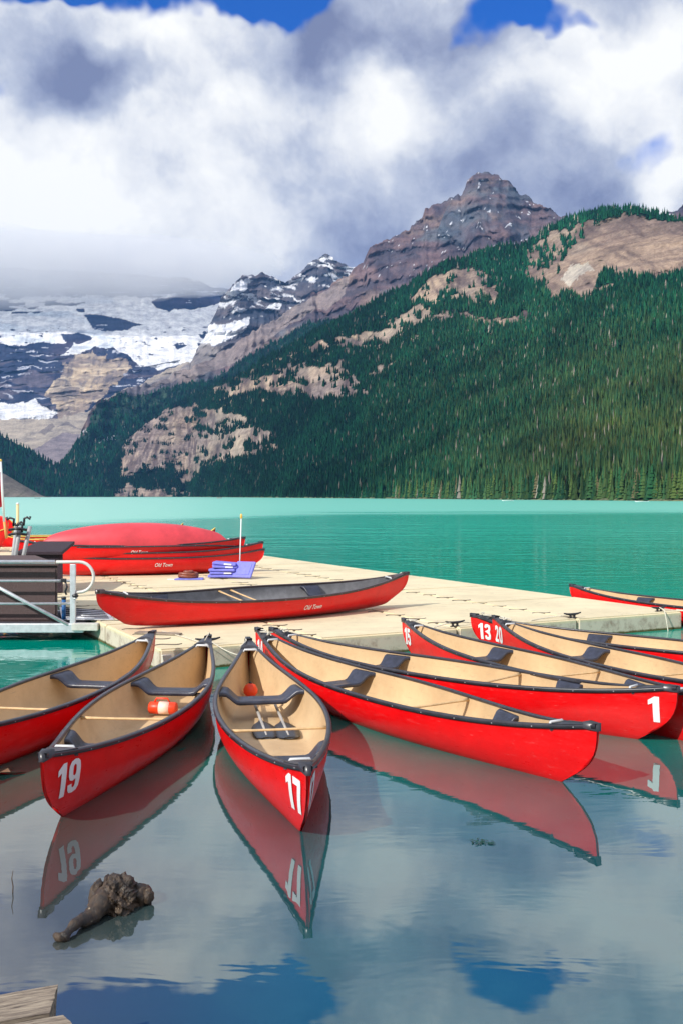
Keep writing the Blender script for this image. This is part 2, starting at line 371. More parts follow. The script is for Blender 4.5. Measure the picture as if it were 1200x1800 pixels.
# --- snowy peaks in the middle
ridge3 = [(335, 640), (350, 610), (366, 575), (380, 548), (390, 530), (398, 516), (410, 499), (425, 489), (432, 483), (450, 486), (462, 482), (480, 487), (492, 490), (503, 496), (515, 489), (528, 478), (540, 466), (556, 458), (568, 447), (574, 446), (590, 457), (606, 464), (622, 470), (640, 480), (680, 500), (760, 520)]
M3 = mountain('snowy_twin_peaks', rock_mat, 335, 760, 420, 200, ridge3, lambda px: 690 + 0 * px, [(335, 3500), (760, 3500)], [(335, 3900), (440, 4200), (760, 4400)], g=1.0, amp=90, strata=14, zamp=22, scale=240, crag=6, rib=90, ribw=260)
C = rockcol(M3, (0.13, 0.115, 0.13), (0.06, 0.07, 0.10), (0.12, 0.12, 0.14))  # blue of distance painted into the rock colour
sn3 = sstep(0.16, 0.28, fbm(M3['PX'] / 22 + M3['PY'] / 40, M3['PY'] / 7 - M3['PX'] / 35, 5.0, 5, 0.6) - (M3['PY'] - 505) / 420)
sn3 = sn3 * (M3['PY'] < 585)
sn3 = sn3 * 0.9
big = poly_mask(M3, [[(402, 515), (418, 495), (438, 488), (436, 510), (412, 520)], [(462, 552), (480, 536), (498, 530), (492, 545), (470, 556)], [(360, 575), (380, 566), (437, 560), (436, 572), (425, 585), (405, 592), (375, 604), (345, 620)]], 3.5, 10)
C = lay(C, np.maximum(sn3, big), (0.82, 0.84, 0.88)); C = lay(C, (M3['PY'] > 606) * 0.8, (0.27, 0.24, 0.23))
paint(M3, C)
def snow_zone(px, py): return (in_poly(px, py, [(-500, 526), (380, 520), (460, 550), (372, 622), (250, 648), (200, 612), (128, 628), (0, 608), (-500, 600)]) | in_poly(px, py, [(-500, 700), (68, 702), (102, 732), (-500, 740)]) | (py > 735)).astype(float)
# --- the glacier wall under the cloud
ridge4 = [(-500, 430), (-200, 450), (0, 470), (200, 480), (330, 490), (380, 506), (560, 520)]
M4 = mountain('glacier_wall', rock_mat, -500, 560, 760, 330, ridge4, lambda px: 850 + 0 * px, [(-500, 2700), (560, 2900)], [(-500, 5600), (560, 5600)], g=0.9, amp=70, strata=13, zamp=16, scale=260, crag=4, rib=60, ribw=300, damp=lambda a, b: sstep(0, 1, snow_zone(a, b)))
PXm, PYm = M4['PX'], M4['PY']
C = rockcol(M4, (0.045, 0.055, 0.105), (0.018, 0.026, 0.065), (0.060, 0.055, 0.095))  # rock tinted blue: far haze put into the colour, beyond the volume
stre = fbm(PXm / 42, PYm / 3.4, 2.0, 4, 0.6)
C = lay(C, (stre > 0.42) * (PYm < 705) * 0.85, (0.62, 0.65, 0.74))
C = lay(C, sstep(0.1, 0.4, fbm(PXm / 60, PYm / 7, 12.0, 5)) * (PYm > 620) * 0.55, (0.20, 0.165, 0.19))
snow = poly_mask(M4, [[(-500, 526), (380, 520), (460, 550), (440, 575), (410, 597), (372, 622), (330, 640), (290, 652), (250, 648), (226, 628), (200, 612), (165, 612), (128, 628), (104, 627), (130, 602), (0, 608), (-500, 600)]], 7, 20)
snow *= 1 - poly_mask(M4, [[(150, 553), (170, 552), (200, 559), (252, 570), (225, 580), (195, 583), (165, 580)], [(106, 588), (140, 585), (162, 596), (140, 605), (118, 603)], [(265, 530), (285, 525), (385, 505), (392, 530), (350, 543), (300, 546), (275, 541)],
                           [(306, 605), (322, 602), (330, 608), (315, 613)], [(350, 588), (378, 590), (372, 596), (352, 596)], [(345, 606), (420, 588), (400, 628), (360, 630)]], 4, 14)
speck = (fbm(PXm / 30, PYm / 5, 31.0, 3, 0.5) > 0.12) & (PYm < 549 + 6 * vnoise(PXm / 30, 0.0)) & (PXm < 150)
snow *= 1 - speck; snow *= 1 - ((fbm(PXm / 12, PYm / 4, 44.0, 3) > 0.52) & (PYm > 575)) * 1.0
tanc = poly_mask(M4, [[(88, 705), (84, 690), (98, 672), (108, 662), (112, 645), (128, 640), (135, 622), (160, 618), (190, 632), (225, 636), (238, 655), (215, 664), (200, 682), (182, 702), (160, 722), (120, 750), (105, 735), (98, 715)]], 14, 16)
tcol = rockcol(M4, (0.56, 0.43, 0.29), (0.28, 0.22, 0.19), (0.46, 0.37, 0.28))
tcol = lay(tcol, sstep(.05, .35, fbm(PXm / 14 + PYm / 22, PYm / 30 - PXm / 40, 5.0, 5, .65)) * .75, (0.17, 0.145, 0.15))
tcol = lay(tcol, sstep(.2, .4, fbm(PXm / 30, PYm / 4, 25.0, 4, .6)) * .7, (0.70, 0.58, 0.42))
tcol = lay(tcol, poly_mask(M4, [[(98, 672), (125, 665), (130, 690), (118, 715), (100, 705)]], 8, 10) * .5, (.22, .19, .18))
C = C * (1 - tanc[..., None]) + tcol * tanc[..., None]
mor = poly_mask(M4, [[(-500, 738), (0, 735), (100, 738), (150, 728), (200, 695), (260, 672), (340, 630), (420, 610), (560, 600), (560, 900), (-500, 900)]], 4)
mcol = rockcol(M4, (0.47, 0.40, 0.32), (0.38, 0.33, 0.28))
mcol = lay(mcol, poly_mask(M4, [[(60, 790), (110, 760), (160, 765), (170, 800), (130, 830), (60, 830)]], 6) * 0.9, (0.25, 0.21, 0.23))
mcol = lay(mcol, poly_mask(M4, [[(98, 752), (118, 742), (145, 757), (118, 748)], [(70, 760), (92, 745), (98, 750), (80, 765)]], 2) * 0.8, (0.20, 0.17, 0.17))
mcol = lay(mcol, poly_mask(M4, [[(230, 690), (300, 660), (330, 640), (400, 600), (440, 600), (360, 640), (260, 700)]], 4) * 0.7, (0.27, 0.24, 0.24))
C = C * (1 - mor[..., None]) + mcol * mor[..., None]
sn2 = poly_mask(M4, [[(-500, 700), (0, 709), (20, 712), (50, 706), (68, 702), (80, 716), (102, 732), (85, 738), (0, 736), (-500, 740)]], 4, 12)
snow_dim = fbm(PXm / 50, PYm / 12, 13.0, 4)
sc = lay(np.zeros(PXm.shape + (3,)) + np.array((0.86, 0.87, 0.88)), sstep(0.0, 0.5, snow_dim) * (PXm < 200) * 0.8, (0.55, 0.62, 0.70))  # left snow greyed: its dimmer light painted into the snow colour
sm = np.maximum(snow, sn2)[..., None]; C = C * (1 - sm) + sc * sm
paint(M4, C)
# --- dark wooded shoulder and talus cone on the left
ridge5 = [(-500, 640), (-200, 690), (-60, 740), (0, 764), (30, 781), (70, 801), (100, 820), (130, 845), (170, 871), (200, 872)]
M5 = mountain('wooded_shoulder', rock_mat, -500, 200, 260, 60, ridge5, lambda px: 873.5 + 0 * px, [(-500, 2080), (200, 2080)], [(-500, 2500), (200, 2260)], amp=10, zamp=3, scale=110, crag=3)
C = lay(np.zeros(M5['PX'].shape + (3,)) + np.array((0.018, 0.035, 0.032)), sstep(0.3, 0.5, fbm(M5['PX'] / 20, M5['PY'] / 12, 3.0, 4)), (0.05, 0.075, 0.06)); paint(M5, C)
ridge6 = [(-500, 700), (-60, 796), (0, 829), (12, 835), (40, 852), (78, 873), (90, 873.6)]
M6 = mountain('talus_cone', rock_mat, -500, 90, 160, 50, ridge6, lambda px: 874.0 + 0 * px, [(-500, 1700), (90, 1700)], [(-500, 1950), (90, 1800)], amp=3, zamp=0.6, scale=60)
C = rockcol(M6, (0.26, 0.22, 0.18), (0.19, 0.165, 0.14)); C = lay(C, sstep(0.1, 0.4, fbm(M6['PX'] / 30, M6['PX'] / 9 + M6['PY'] / 6, 3.0, 4)) * 0.6, (0.10, 0.11, 0.07)); paint(M6, C)

# ------------------------------------------------------------------ forest
def foliage_mat():
    def b(n, p, oc):
        a = n.new('ShaderNodeVertexColor', layer_name='albedo').outputs[0]; n.put(p.inputs['Base Color'], a)
    return mat('conifer_foliage', b, rough=0.9, spec=0.1)
leaf_mat = foliage_mat()
bark_mat = mat('bark', base=(0.12, 0.09, 0.07), rough=0.9, var=0.3)
def tree_points(M, mask, n):
    V = M['V']; nt = int((M['T'][:, 0] <= 1.0001).sum())
    a = V[:nt - 1, :-1]; b = V[1:nt, :-1]; c = V[:nt - 1, 1:]
    area = np.linalg.norm(np.cross((b - a) * (1, 1, 0.6), (c - a) * (1, 1, 0.6)), axis=-1) * mask[:nt - 1, :-1]
    area = area * (0.30 + 0.7 * np.clip(900 / a[..., 1], 0, 1.5)**1.4)
    p = area.ravel() / area.sum(); pick = rng.choice(len(p), n, p=p)
    i, j = np.unravel_index(pick, area.shape); r1, r2 = rng.random(n)[:, None], rng.random(n)[:, None]
    P = V[i, j] + (V[i + 1, j] - V[i, j]) * r1 + (V[i, j + 1] - V[i, j]) * r2
    return P, M['PX'][i, j], M['PY'][i, j]
def forest(name, P, H, Rr, Ccol, tiers=3, sides=5, m=leaf_mat):
    n = len(P); vs = []; fs = []; cs = []
    rot = rng.random(n) * 6.28; base = 0
    per = tiers * (sides + 1)
    V = np.zeros((n, per, 3), np.float32); Cc = np.zeros((n, per, 3), np.float32)
    for k in range(tiers):
        z0 = 0.06 + k * (0.80 / tiers); z1 = min(1.0, z0 + 1.25 / tiers) if k < tiers - 1 else 1.0
        rk = (1 - k / (tiers + 0.35))
        for q in range(sides):
            th = rot + k * 0.9 + 2 * math.pi * q / sides; jit = 0.72 + 0.56 * rng.random(n)
            V[:, k * (sides + 1) + q, 0] = np.cos(th) * Rr * rk * jit; V[:, k * (sides + 1) + q, 1] = np.sin(th) * Rr * rk * jit
            V[:, k * (sides + 1) + q, 2] = H * (z0 + 0.05 * (rng.random(n) - 0.5))
        V[:, k * (sides + 1) + sides, 2] = H * z1
        Cc[:, k * (sides + 1):(k + 1) * (sides + 1)] = Ccol[:, None, :]
    V += P[:, None, :]; V[:, :, 2] -= 0.3
    tri = []
    for k in range(tiers):
        b = k * (sides + 1)
        for q in range(sides): tri.append((b + q, b + (q + 1) % sides, b + sides))
    tri = np.array(tri); F = (tri[None] + (np.arange(n) * per)[:, None, None]).reshape(-1, 3)
    o = np_mesh(name, V.reshape(-1, 3), F, m, smooth=False); set_cols(o, 'albedo', Cc.reshape(-1, 3))
    return o
def tree_cols(P, PX, PY, olive):
    n = len(P); f = rng.random(n)[:, None]
    g = np.array((0.003, 0.034, 0.024)) * (1 - f) + np.array((0.010, 0.074, 0.032)) * f
    o = np.array((0.038, 0.072, 0.012)) * (1 - f) + np.array((0.085, 0.080, 0.026)) * f
    patch = 0.5 + 0.5 * fbm(P[:, 0] / 70, P[:, 1] / 70, 5.0, 3); p2 = fbm(P[:, 0] / 45, P[:, 1] / 60, 15.0, 4, .6)
    w_ = np.clip(olive * (0.35 + 1.1 * patch) + (rng.random(n) - 0.5) * 0.5 * (olive > 0.02), 0, 1)[:, None]
    C = g * (1 - w_) + o * w_
    dead = rng.random(n) < 0.02; C[dead] = (0.22, 0.19, 0.16)
    return C * (0.55 + 0.9 * rng.random(n))[:, None] * (1 + 0.75 * p2)[:, None]
P, ax, ay = tree_points(M1, tree_on, 85000)
d = P[:, 1]; far = d > 1000
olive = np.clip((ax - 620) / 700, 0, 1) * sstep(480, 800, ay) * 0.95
cc = tree_cols(P, ax, ay, olive); cc = cc * (0.42 + 0.72 * sstep(420, 950, ax))[:, None]; H = (6.5 + 8.5 * rng.random(len(P))**1.3) * (0.85 + 0.3 * sstep(1200, 500, d))  # trees towards the left darkened: cloud shadow painted into their colour
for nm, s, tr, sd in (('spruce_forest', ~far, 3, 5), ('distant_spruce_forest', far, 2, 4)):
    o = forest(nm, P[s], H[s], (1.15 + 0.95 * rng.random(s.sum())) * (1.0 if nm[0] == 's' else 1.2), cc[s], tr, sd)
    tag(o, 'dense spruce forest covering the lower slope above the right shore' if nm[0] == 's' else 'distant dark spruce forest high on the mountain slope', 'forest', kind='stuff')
P, ax, ay = tree_points(M2, fo2 * (1 - 0.7 * gr2) * (M2['PX'] < 640), 14000)
o = forest('valley_forest', P, 9 + 7 * rng.random(len(P)), 2.4 + 1.2 * rng.random(len(P)), tree_cols(P, ax, ay, np.zeros(len(P))) * 0.8, 2, 4)
tag(o, 'dark blue-green forest filling the valley at the head of the lake', 'forest', kind='stuff')
P, ax, ay = tree_points(M5, np.ones(M5['PX'].shape), 6000)
o = forest('shoulder_forest', P, 10 + 8 * rng.random(len(P)), 2.4 + 1.2 * rng.random(len(P)), tree_cols(P, ax, ay, np.zeros(len(P))) * 0.8, 2, 4)
tag(o, 'dark conifers covering the shoulder behind the flag on the left', 'forest', kind='stuff')

# the row of single spruces on the right shore: trunk and crown in one tree each
def spruce_mesh(k):
    r_ = random.Random(k); bm = bmesh.new(); col = []
    tiers = 9; H_ = 1.0
    def ring(z, rad, n, jit): return [bm.verts.new((math.cos(a) * rad * r_.uniform(1 - jit, 1 + jit), math.sin(a) * rad * r_.uniform(1 - jit, 1 + jit), z + r_.uniform(-.012, .012))) for a in [2 * math.pi * q / n + r_.random() * .5 for q in range(n)]]
    t0 = ring(-0.02, .012, 5, 0); t1 = ring(0.35, .009, 5, 0)
    for q in range(5): bm.faces.new((t0[q], t0[(q + 1) % 5], t1[(q + 1) % 5], t1[q]))
    for i in range(tiers):
        z = 0.07 + 0.84 * i / tiers; rad = 0.135 * (1 - i / (tiers + .4))**0.8 + 0.008
        a = ring(z, rad, 8, .38); ap = bm.verts.new((0, 0, min(1, z + 0.19)))
        for q in range(8): bm.faces.new((a[q], a[(q + 1) % 8], ap))
    me = bpy.data.meshes.new('spruce_tree'); bm.to_mesh(me); bm.free()
    return me
sm_ = []
for k in range(12):
    me = spruce_mesh(k); g = random.Random(k + 50).random()
    c0 = np.array((0.02, 0.085, 0.035)) * (1 - g) + np.array((0.085, 0.125, 0.035)) * g
    if k >= 10: c0 = np.array((0.12, 0.105, 0.055))
    a = me.color_attributes.new('albedo', 'FLOAT_COLOR', 'POINT'); A = np.ones((len(me.vertices), 4), np.float32)
    A[:, :3] = c0; A[:10, :3] = (0.10, 0.08, 0.065); a.data.foreach_set('color', A.ravel()); me.materials.append(leaf_mat); sm_.append(me)
rr = random.Random(5)
for k in range(300):
    px = 690 + 540 * (k + rr.random()) / 300.0; Y0 = float(Yshore(px)) + 2 + 14 * rr.random()**1.5
    o = bpy.data.objects.new('spruce_tree', sm_[rr.randrange(12)]); COL.objects.link(o)
    h = rr.uniform(8, 15.5); o.location = ((px - 600) / 1700 * Y0, Y0, 0.2); o.scale = (h * rr.uniform(.8, 1.2),) * 2 + (h,); o.rotation_euler = (0, 0, rr.random() * 6.28)
    tag(o, 'conifer in the front row along the far shore on the right, trunk at the waterline', 'tree', 'conifers of the front row along the right shore')
# low pale bank and bushes along the far shore
bank = []
for px in range(-60, 1501, 10):
    Y0 = float(Yshore(px)); n = 0.3 * math.sin(px * .7) + 0.2 * math.sin(px * 1.9)
    bank.append((px, Y0, 0.7 + n * .5))
V = []; F = []
for px, Y0, h in bank:
    u = (px - 600) / 1700
    for dy, z in ((-1.5, -0.3), (-0.2, 0.5 * h), (2.0, 1.3 * h), (6, 1.2)): V.append((u * (Y0 + dy), Y0 + dy, z))
for i in range(len(bank) - 1):
    for j in range(3): a = i * 4 + j; F.append((a, a + 4, a + 5, a + 1))
o = mesh_obj('far_shore_bank', V, F, mat('shore_bank', base=(0.12, 0.14, 0.07), rough=.95, var=.5, vscale=.2)); tag(o, kind='structure')

# ------------------------------------------------------------------ lake
def water_build(n, p, oc):
    geo = n.new('ShaderNodeNewGeometry').outputs['Position']
    sp = n.new('ShaderNodeSeparateXYZ'); n.put(sp.inputs[0], geo); X, Y = sp.outputs[0], sp.outputs[1]
    # silt colour: pale turquoise out on the lake, clearer and darker over the bed close to the bank
    big = n.noise(geo, 0.35, 4, 0.6)
    dshore = n.math('ADD', Y, n.math('MULTIPLY', n.math('SUBTRACT', big, 0.5), 3.0))
    lake = n.mixc(n.noise(geo, 0.02, 4, 0.6), (0.0, 0.40, 0.29), (0.0, 0.50, 0.37))
    near = n.mixc(n.mr(n.noise(geo, 0.9, 5, 0.6), 0.35, 0.65), (0.008, 0.066, 0.080), (0.016, 0.095, 0.106))
    left = n.mr(X, -0.2, -2.6)
    near = n.mixc(n.mr(n.math('ADD', X, n.math('MULTIPLY', big, 1.5)), 1.2, -1.8), near, (0.046, 0.050, 0.044))
    near = n.mixc(n.math('MULTIPLY', n.mr(X, 0.0, -2.0), n.mr(Y, 6.0, 3.5)), near, (0.052, 0.050, 0.048))
    mid = (0.0, 0.24, 0.185)
    c = n.mixc(n.mr(dshore, 5.0, 10.0), near, mid)
    c = n.mixc(n.mr(dshore, 9.5, 20.0), c, lake)
    n.put(p.inputs['Base Color'], c)
    # wind-ruffled water beyond a line that comes closer on the left
    inv = n.math('DIVIDE', 3400.0, n.math('MAXIMUM', Y, 1.0))
    u = n.math('DIVIDE', X, n.math('MAXIMUM', Y, 1.0))
    lim = n.mr(u, -0.36, 0.05, 52, 30, smooth=True)
    wn = n.new('ShaderNodeMapping'); n.put(wn.inputs[0], geo); wn.inputs['Scale'].default_value = (0.012, 0.035, 0.0)
    lim = n.math('ADD', lim, n.math('MULTIPLY', n.math('SUBTRACT', n.noise(wn.outputs[0], 1.0, 5, 0.6), 0.5), 26))
    ruf = n.math('MULTIPLY', n.mr(inv, n.math('ADD', lim, 6), n.math('SUBTRACT', lim, 6)), 1.0)
    # ripples: stretched noises, calm close by
    def rip(sx, sy, sc, det=3):
        m = n.new('ShaderNodeMapping'); n.put(m.inputs[0], geo); m.inputs['Scale'].default_value = (sx, sy, 1)
        return n.noise(m.outputs[0], sc, det, 0.6, dist=0.4)
    h1 = rip(1.0, 2.2, 1.3); h2 = rip(1.0, 2.6, 7.0, 2); h3 = rip(0.6, 1.6, 0.25, 4)
    a1 = n.mr(Y, 4.0, 40.0, 0.0013, 0.05); a2 = n.mr(Y, 9.0, 40.0, 0.00003, 0.0035); a3 = n.mr(Y, 10, 60, 0.0, 0.22)
    h = n.math('ADD', n.math('MULTIPLY', h1, a1), n.math('MULTIPLY', h2, a2)); h = n.math('ADD', h, n.math('MULTIPLY', h3, a3))
    b = n.new('ShaderNodeBump'); b.inputs['Strength'].default_value = 1.0; b.inputs['Distance'].default_value = 1.0
    n.put(b.inputs['Height'], h); n.put(p.inputs['Normal'], b.outputs[0])
    rgh = n.math('ADD', n.mr(Y, 8.0, 60.0, 0.015, 0.16), n.math('MULTIPLY', ruf, 0.22))
    n.put(p.inputs['Roughness'], rgh)
    n.put(p.inputs['IOR'], n.mr(Y, 9.0, 25.0, 1.95, 1.5)); n.put(p.inputs['Specular IOR Level'], n.mr(Y, 9.0, 25.0, 1.0, 0.4))
    # pale sky sheen of the ruffled water, painted into its base colour
    n.put(p.inputs['Base Color'], n.mixc(n.math('MULTIPLY', ruf, n.mr(u, -0.05, -0.3, 0.45, 1.0)), c, (0.30, 0.66, 0.55)))
water_m = mat('lake_water', water_build)
o = mesh_obj('lake_water', [(-5500, -45, 0), (5500, -45, 0), (5500, 7200, 0), (-5500, 7200, 0)], [(0, 1, 2, 3)], water_m, smooth=False); tag(o, kind='structure')
o = mesh_obj('lake_bed', [(-5500, -50, -2.5), (5500, -50, -2.5), (5500, 7200, -2.5), (-5500, 7200, -2.5)], [(0, 1, 2, 3)], mat('lake_bed', base=(.2, .2, .17), rough=1), smooth=False); tag(o, kind='structure')
# ground the viewer stands on, behind the picture's lower edge
gv = []; gf = []; nx, ny = 40, 16
for j in range(ny):
    for i in range(nx):
        x = -30 + 60 * i / (nx - 1); y = 2.2 - 42 * (j / (ny - 1))**1.5
        gv.append((x, y, (-0.5 if j == 0 else 0.28 + 0.05 * float(vnoise(x * .8, y * .8)) + 0.02 * j)))
for j in range(ny - 1):
    for i in range(nx - 1): a = j * nx + i; gf.append((a, a + nx, a + nx + 1, a + 1))
o = mesh_obj('lakeside_ground', gv, gf, mat('gravel_ground', base=(.25, .23, .2), rough=.95, var=.3, vscale=3, bump=.5)); tag(o, kind='structure')

# ------------------------------------------------------------------ haze: thin blue mountain air
hz = bpy.data.materials.new('haze_air'); hz.use_nodes = True; n = NT(hz.node_tree)
pv = n.new('ShaderNodeVolumePrincipled'); pv.inputs['Color'].default_value = (0.20, 0.46, 1.0, 1); pv.inputs['Density'].default_value = 3.6e-5; pv.inputs['Anisotropy'].default_value = 0.0
ho = n.new('ShaderNodeOutputMaterial'); n.put(ho.inputs[1], pv.outputs[0])
bm = bmesh.new(); box_bm(bm, (0, 3650, 760), (11400, 7460, 1527)); o = bm_obj('haze', bm, hz); tag(o, kind='stuff')

# the low cloud that hides the top of the glacier wall: a lumpy body of droplets
cm = bpy.data.materials.new('cloud_droplets'); cm.use_nodes = True; n = NT(cm.node_tree)
pv = n.new('ShaderNodeVolumePrincipled'); pv.inputs['Color'].default_value = (0.985, 0.985, 0.99, 1); pv.inputs['Density'].default_value = 0.0035; pv.inputs['Anisotropy'].default_value = 0.1
ho = n.new('ShaderNodeOutputMaterial'); n.put(ho.inputs[1], pv.outputs[0])
bm = bmesh.new(); bmesh.ops.create_icosphere(bm, subdivisions=6, radius=1.0)
for v in bm.verts:
    c = v.co.copy(); f = float(fbm(c.x * 7, c.y * 2, c.z * 2.2, 5, .6)); g = float(fbm(c.x * 22, c.y * 5, c.z * 5, 3, .6))
    r_ = 1 + .30 * f + .12 * g
    v.co = Vector((-2750 + c.x * 2500 * (1 + .05 * f), 5000 + c.y * 560 * r_, 1185 + c.z * (165 if c.z > 0 else 205) * r_))
    v.co.z = min(v.co.z, 1500)
o = bm_obj('low_cloud', bm, cm, smooth=True); tag(o, kind='stuff')

# ------------------------------------------------------------------ floating dock
def stain(dark, sc=1.2, lo=0.52, hi=0.72, amt=0.6):
    def b(n, p, oc):
        c0 = tuple(p.inputs['Base Color'].default_value)[:3]
        f = n.noise(oc, sc, 8, 0.7); f2 = n.noise(oc, sc * 14, 4, 0.7)
        c = n.mixc(n.math('MULTIPLY', n.mr(f, lo, hi), amt), c0, dark)
        c = n.mixc(n.math('MULTIPLY', n.mr(f2, 0.5, 0.75), 0.35), c, tuple(x * .6 for x in c0))
        n.put(p.inputs['Base Color'], c)
        bm = n.new('ShaderNodeBump'); bm.inputs['Strength'].default_value = .35; bm.inputs['Distance'].default_value = .004
        n.put(bm.inputs['Height'], f2); n.put(p.inputs['Normal'], bm.outputs[0])
    return b
def dock_build(n, p, oc):
    geo = n.new('ShaderNodeNewGeometry').outputs['Position']; sp = n.new('ShaderNodeSeparateXYZ'); n.put(sp.inputs[0], geo)
    f = n.noise(geo, 0.9, 8, 0.7); f2 = n.noise(geo, 16, 5, 0.7); mpp = n.new('ShaderNodeMapping'); n.put(mpp.inputs[0], geo); mpp.inputs['Rotation'].default_value = (0, 0, -0.467); mpp.inputs['Scale'].default_value = (0.7, 7, 1.5)
    f3 = n.noise(mpp.outputs[0], 1.6, 6, 0.7)
    c = n.mixc(n.mr(f, 0.38, 0.68), (0.80, 0.70, 0.47), (0.68, 0.585, 0.39))
    c = n.mixc(n.math('MULTIPLY', n.mr(f3, 0.52, 0.72), 0.45), c, (0.46, 0.37, 0.26))
    c = n.mixc(n.math('MULTIPLY', n.mr(f2, 0.55, 0.8), 0.3), c, (0.35, 0.29, 0.22))
    f4 = n.noise(geo, 2.7, 7, 0.75, dist=1.2); c = n.mixc(n.math('MULTIPLY', n.mr(f4, 0.56, 0.66), 0.4), c, (0.42, 0.33, 0.24))
    # the sides are greyer with scuffs, and a green waterline
    z = sp.outputs[2]
    side = n.mr(z, 0.235, 0.19)
    sc = n.mixc(n.mr(n.noise(geo, 5, 6, 0.7), 0.45, 0.7), (0.66, 0.57, 0.46), (0.36, 0.27, 0.21))
    c = n.mixc(side, c, sc)
    c = n.mixc(n.mr(n.math('ADD', z, n.math('MULTIPLY', n.math('SUBTRACT', f2, .5), .05)), 0.045, 0.015), c, (0.10, 0.09, 0.03))
    n.put(p.inputs['Base Color'], c)
    bm = n.new('ShaderNodeBump'); bm.inputs['Strength'].default_value = .3; bm.inputs['Distance'].default_value = .004
    n.put(bm.inputs['Height'], f2); n.put(p.inputs['Normal'], bm.outputs[0])
dock_m = mat('beige_dock_plastic', dock_build, rough=0.7, spec=0.25)
slot_m = mat('dark_slot', base=(0.13, 0.10, 0.075), rough=.9)
black_m = mat('black_plastic', base=(0.022, 0.022, 0.028), rough=.35, var=.3, vscale=9, bump=.25, bscale=60)
alu_m = mat('aluminium', base=(0.72, 0.74, 0.77), rough=.38, metal=0.55, var=.12, vscale=12)
A_ = Vector((0.893, 0.450, 0)); B_ = Vector((-0.475, 0.880, 0)); D0 = Vector((-2.06, 10.96, 0)); DZ = 0.26
def dk(a, b, z=DZ): v = D0 + A_ * a + B_ * b; return Vector((v.x, v.y, z))
dock = empty('floating_dock', D0); tag(dock, 'beige modular plastic floating dock carrying the stacked canoes', 'dock')
dloc = lambda v: Vector((v.x - D0.x, v.y - D0.y, v.z))
MW, ML = 2.02, 2.4
def module_mesh():
    bm = bmesh.new(); g = 0.014
    M = Matrix(((A_.x, B_.x, 0, 0), (A_.y, B_.y, 0, 0), (0, 0, 1, 0), (0, 0, 0, 1)))
    box_bm(bm, (MW / 2, ML / 2, (DZ - 0.3) / 2), (MW - 2 * g, ML - 2 * g, DZ + 0.3), M)
    bmesh.ops.bevel(bm, geom=[e for e in bm.edges], offset=.022, segments=3, affect='EDGES')
    me = bpy.data.meshes.new('deck_module'); bm.to_mesh(me); bm.free(); me.materials.append(dock_m); return me
mm = module_mesh()
for i in range(4):
    for j in range(10):
        o = bpy.data.objects.new('deck_module', mm); COL.objects.link(o); o.parent = dock; o.location = dloc(dk(i * MW, j * ML, random.uniform(-.003, .003)))
# wavy coupling slots along the seams
def slot_mesh():
    V = []; F = []; n = 15
    for k in range(n):
        t = k / (n - 1); x = (t - .5) * .34; y = .05 * math.sin(t * 2 * math.pi * 1.0) ; wd = .024 * (0.35 + math.sin(t * math.pi))
        for dx in (-wd, wd):
            p = A_ * x + B_ * (y + dx); V.append((p.x, p.y, 0.0))
        for dx in (-wd, wd):
            p = A_ * x + B_ * (y + dx); V.append((p.x, p.y, -0.008))
    for k in range(n - 1):
        a = 4 * k; F += [(a, a + 1, a + 5, a + 4), (a, a + 4, a + 6, a + 2), (a + 1, a + 3, a + 7, a + 5)]
    me = bpy.data.meshes.new('coupling_slot'); me.from_pydata(V, [], F); me.update(); me.materials.append(slot_m); return me
smx = slot_mesh()
for i in (0, 1, 2, 3):
    for j in range(46):
        b = 0.32 + j * 0.5
        if i == 0 and j > 24: continue
        if random.random() < .08: continue
        o = bpy.data.objects.new('coupling_slot', smx); COL.objects.link(o); o.parent = dock
        a_ = (0.22 if i == 0 else i * MW) + random.uniform(-.03, .03)
        o.location = dloc(dk(a_, b + (.25 if i == 2 else 0), DZ + 0.004)); o.rotation_euler = (0, 0, random.uniform(-.06, .06)); o.scale = (random.uniform(.75, 1.1),) * 2 + (1,)
# corner post under the left corner, pale
pst = prism('corner_post', [tuple(dloc(dk(a, b))[:2]) for a, b in ((.02, -.055), (.13, -.055), (.13, -.008), (.02, -.008))], -.3, .2, mat('pale_post', base=(.72, .66, .56), rough=.7, var=.15), dock, bevel=.008)
# mooring cleats
def cleat(loc, rz, label):
    t = empty('mooring_cleat', loc, rz); tag(t, label, 'cleat', 'black mooring cleats on the dock edge')
    tube('horn', [(-.15, 0, .075), (-.1, 0, .062), (-.04, 0, .055), (.04, 0, .055), (.1, 0, .062), (.15, 0, .075)], [.009, .014, .018, .018, .014, .009], black_m, t, 8)
    bm = bmesh.new()
    for x in (-.035, .035): box_bm(bm, (x, 0, .028), (.022, .03, .056))
    box_bm(bm, (0, 0, .006), (.13, .05, .012)); bm_obj('cleat_base', bm, black_m, t, bevel=.003)
    return t
cleat(dk(.62, .12), .4, 'black cleat on the dock behind the tip of canoe 19'); cleat(dk(4.06, .12), .45, 'black cleat on the dock edge behind the tip of canoe 15')
cleat(dk(6.05, .12), .45, 'black cleat on the dock edge behind canoe 20'); cleat(dk(7.75, .16), .45, 'black cleat at the right corner of the dock with a rope hanging down')
rope_m = mat('mooring_rope', base=(.62, .58, .48), rough=.8, var=.2, vscale=60)
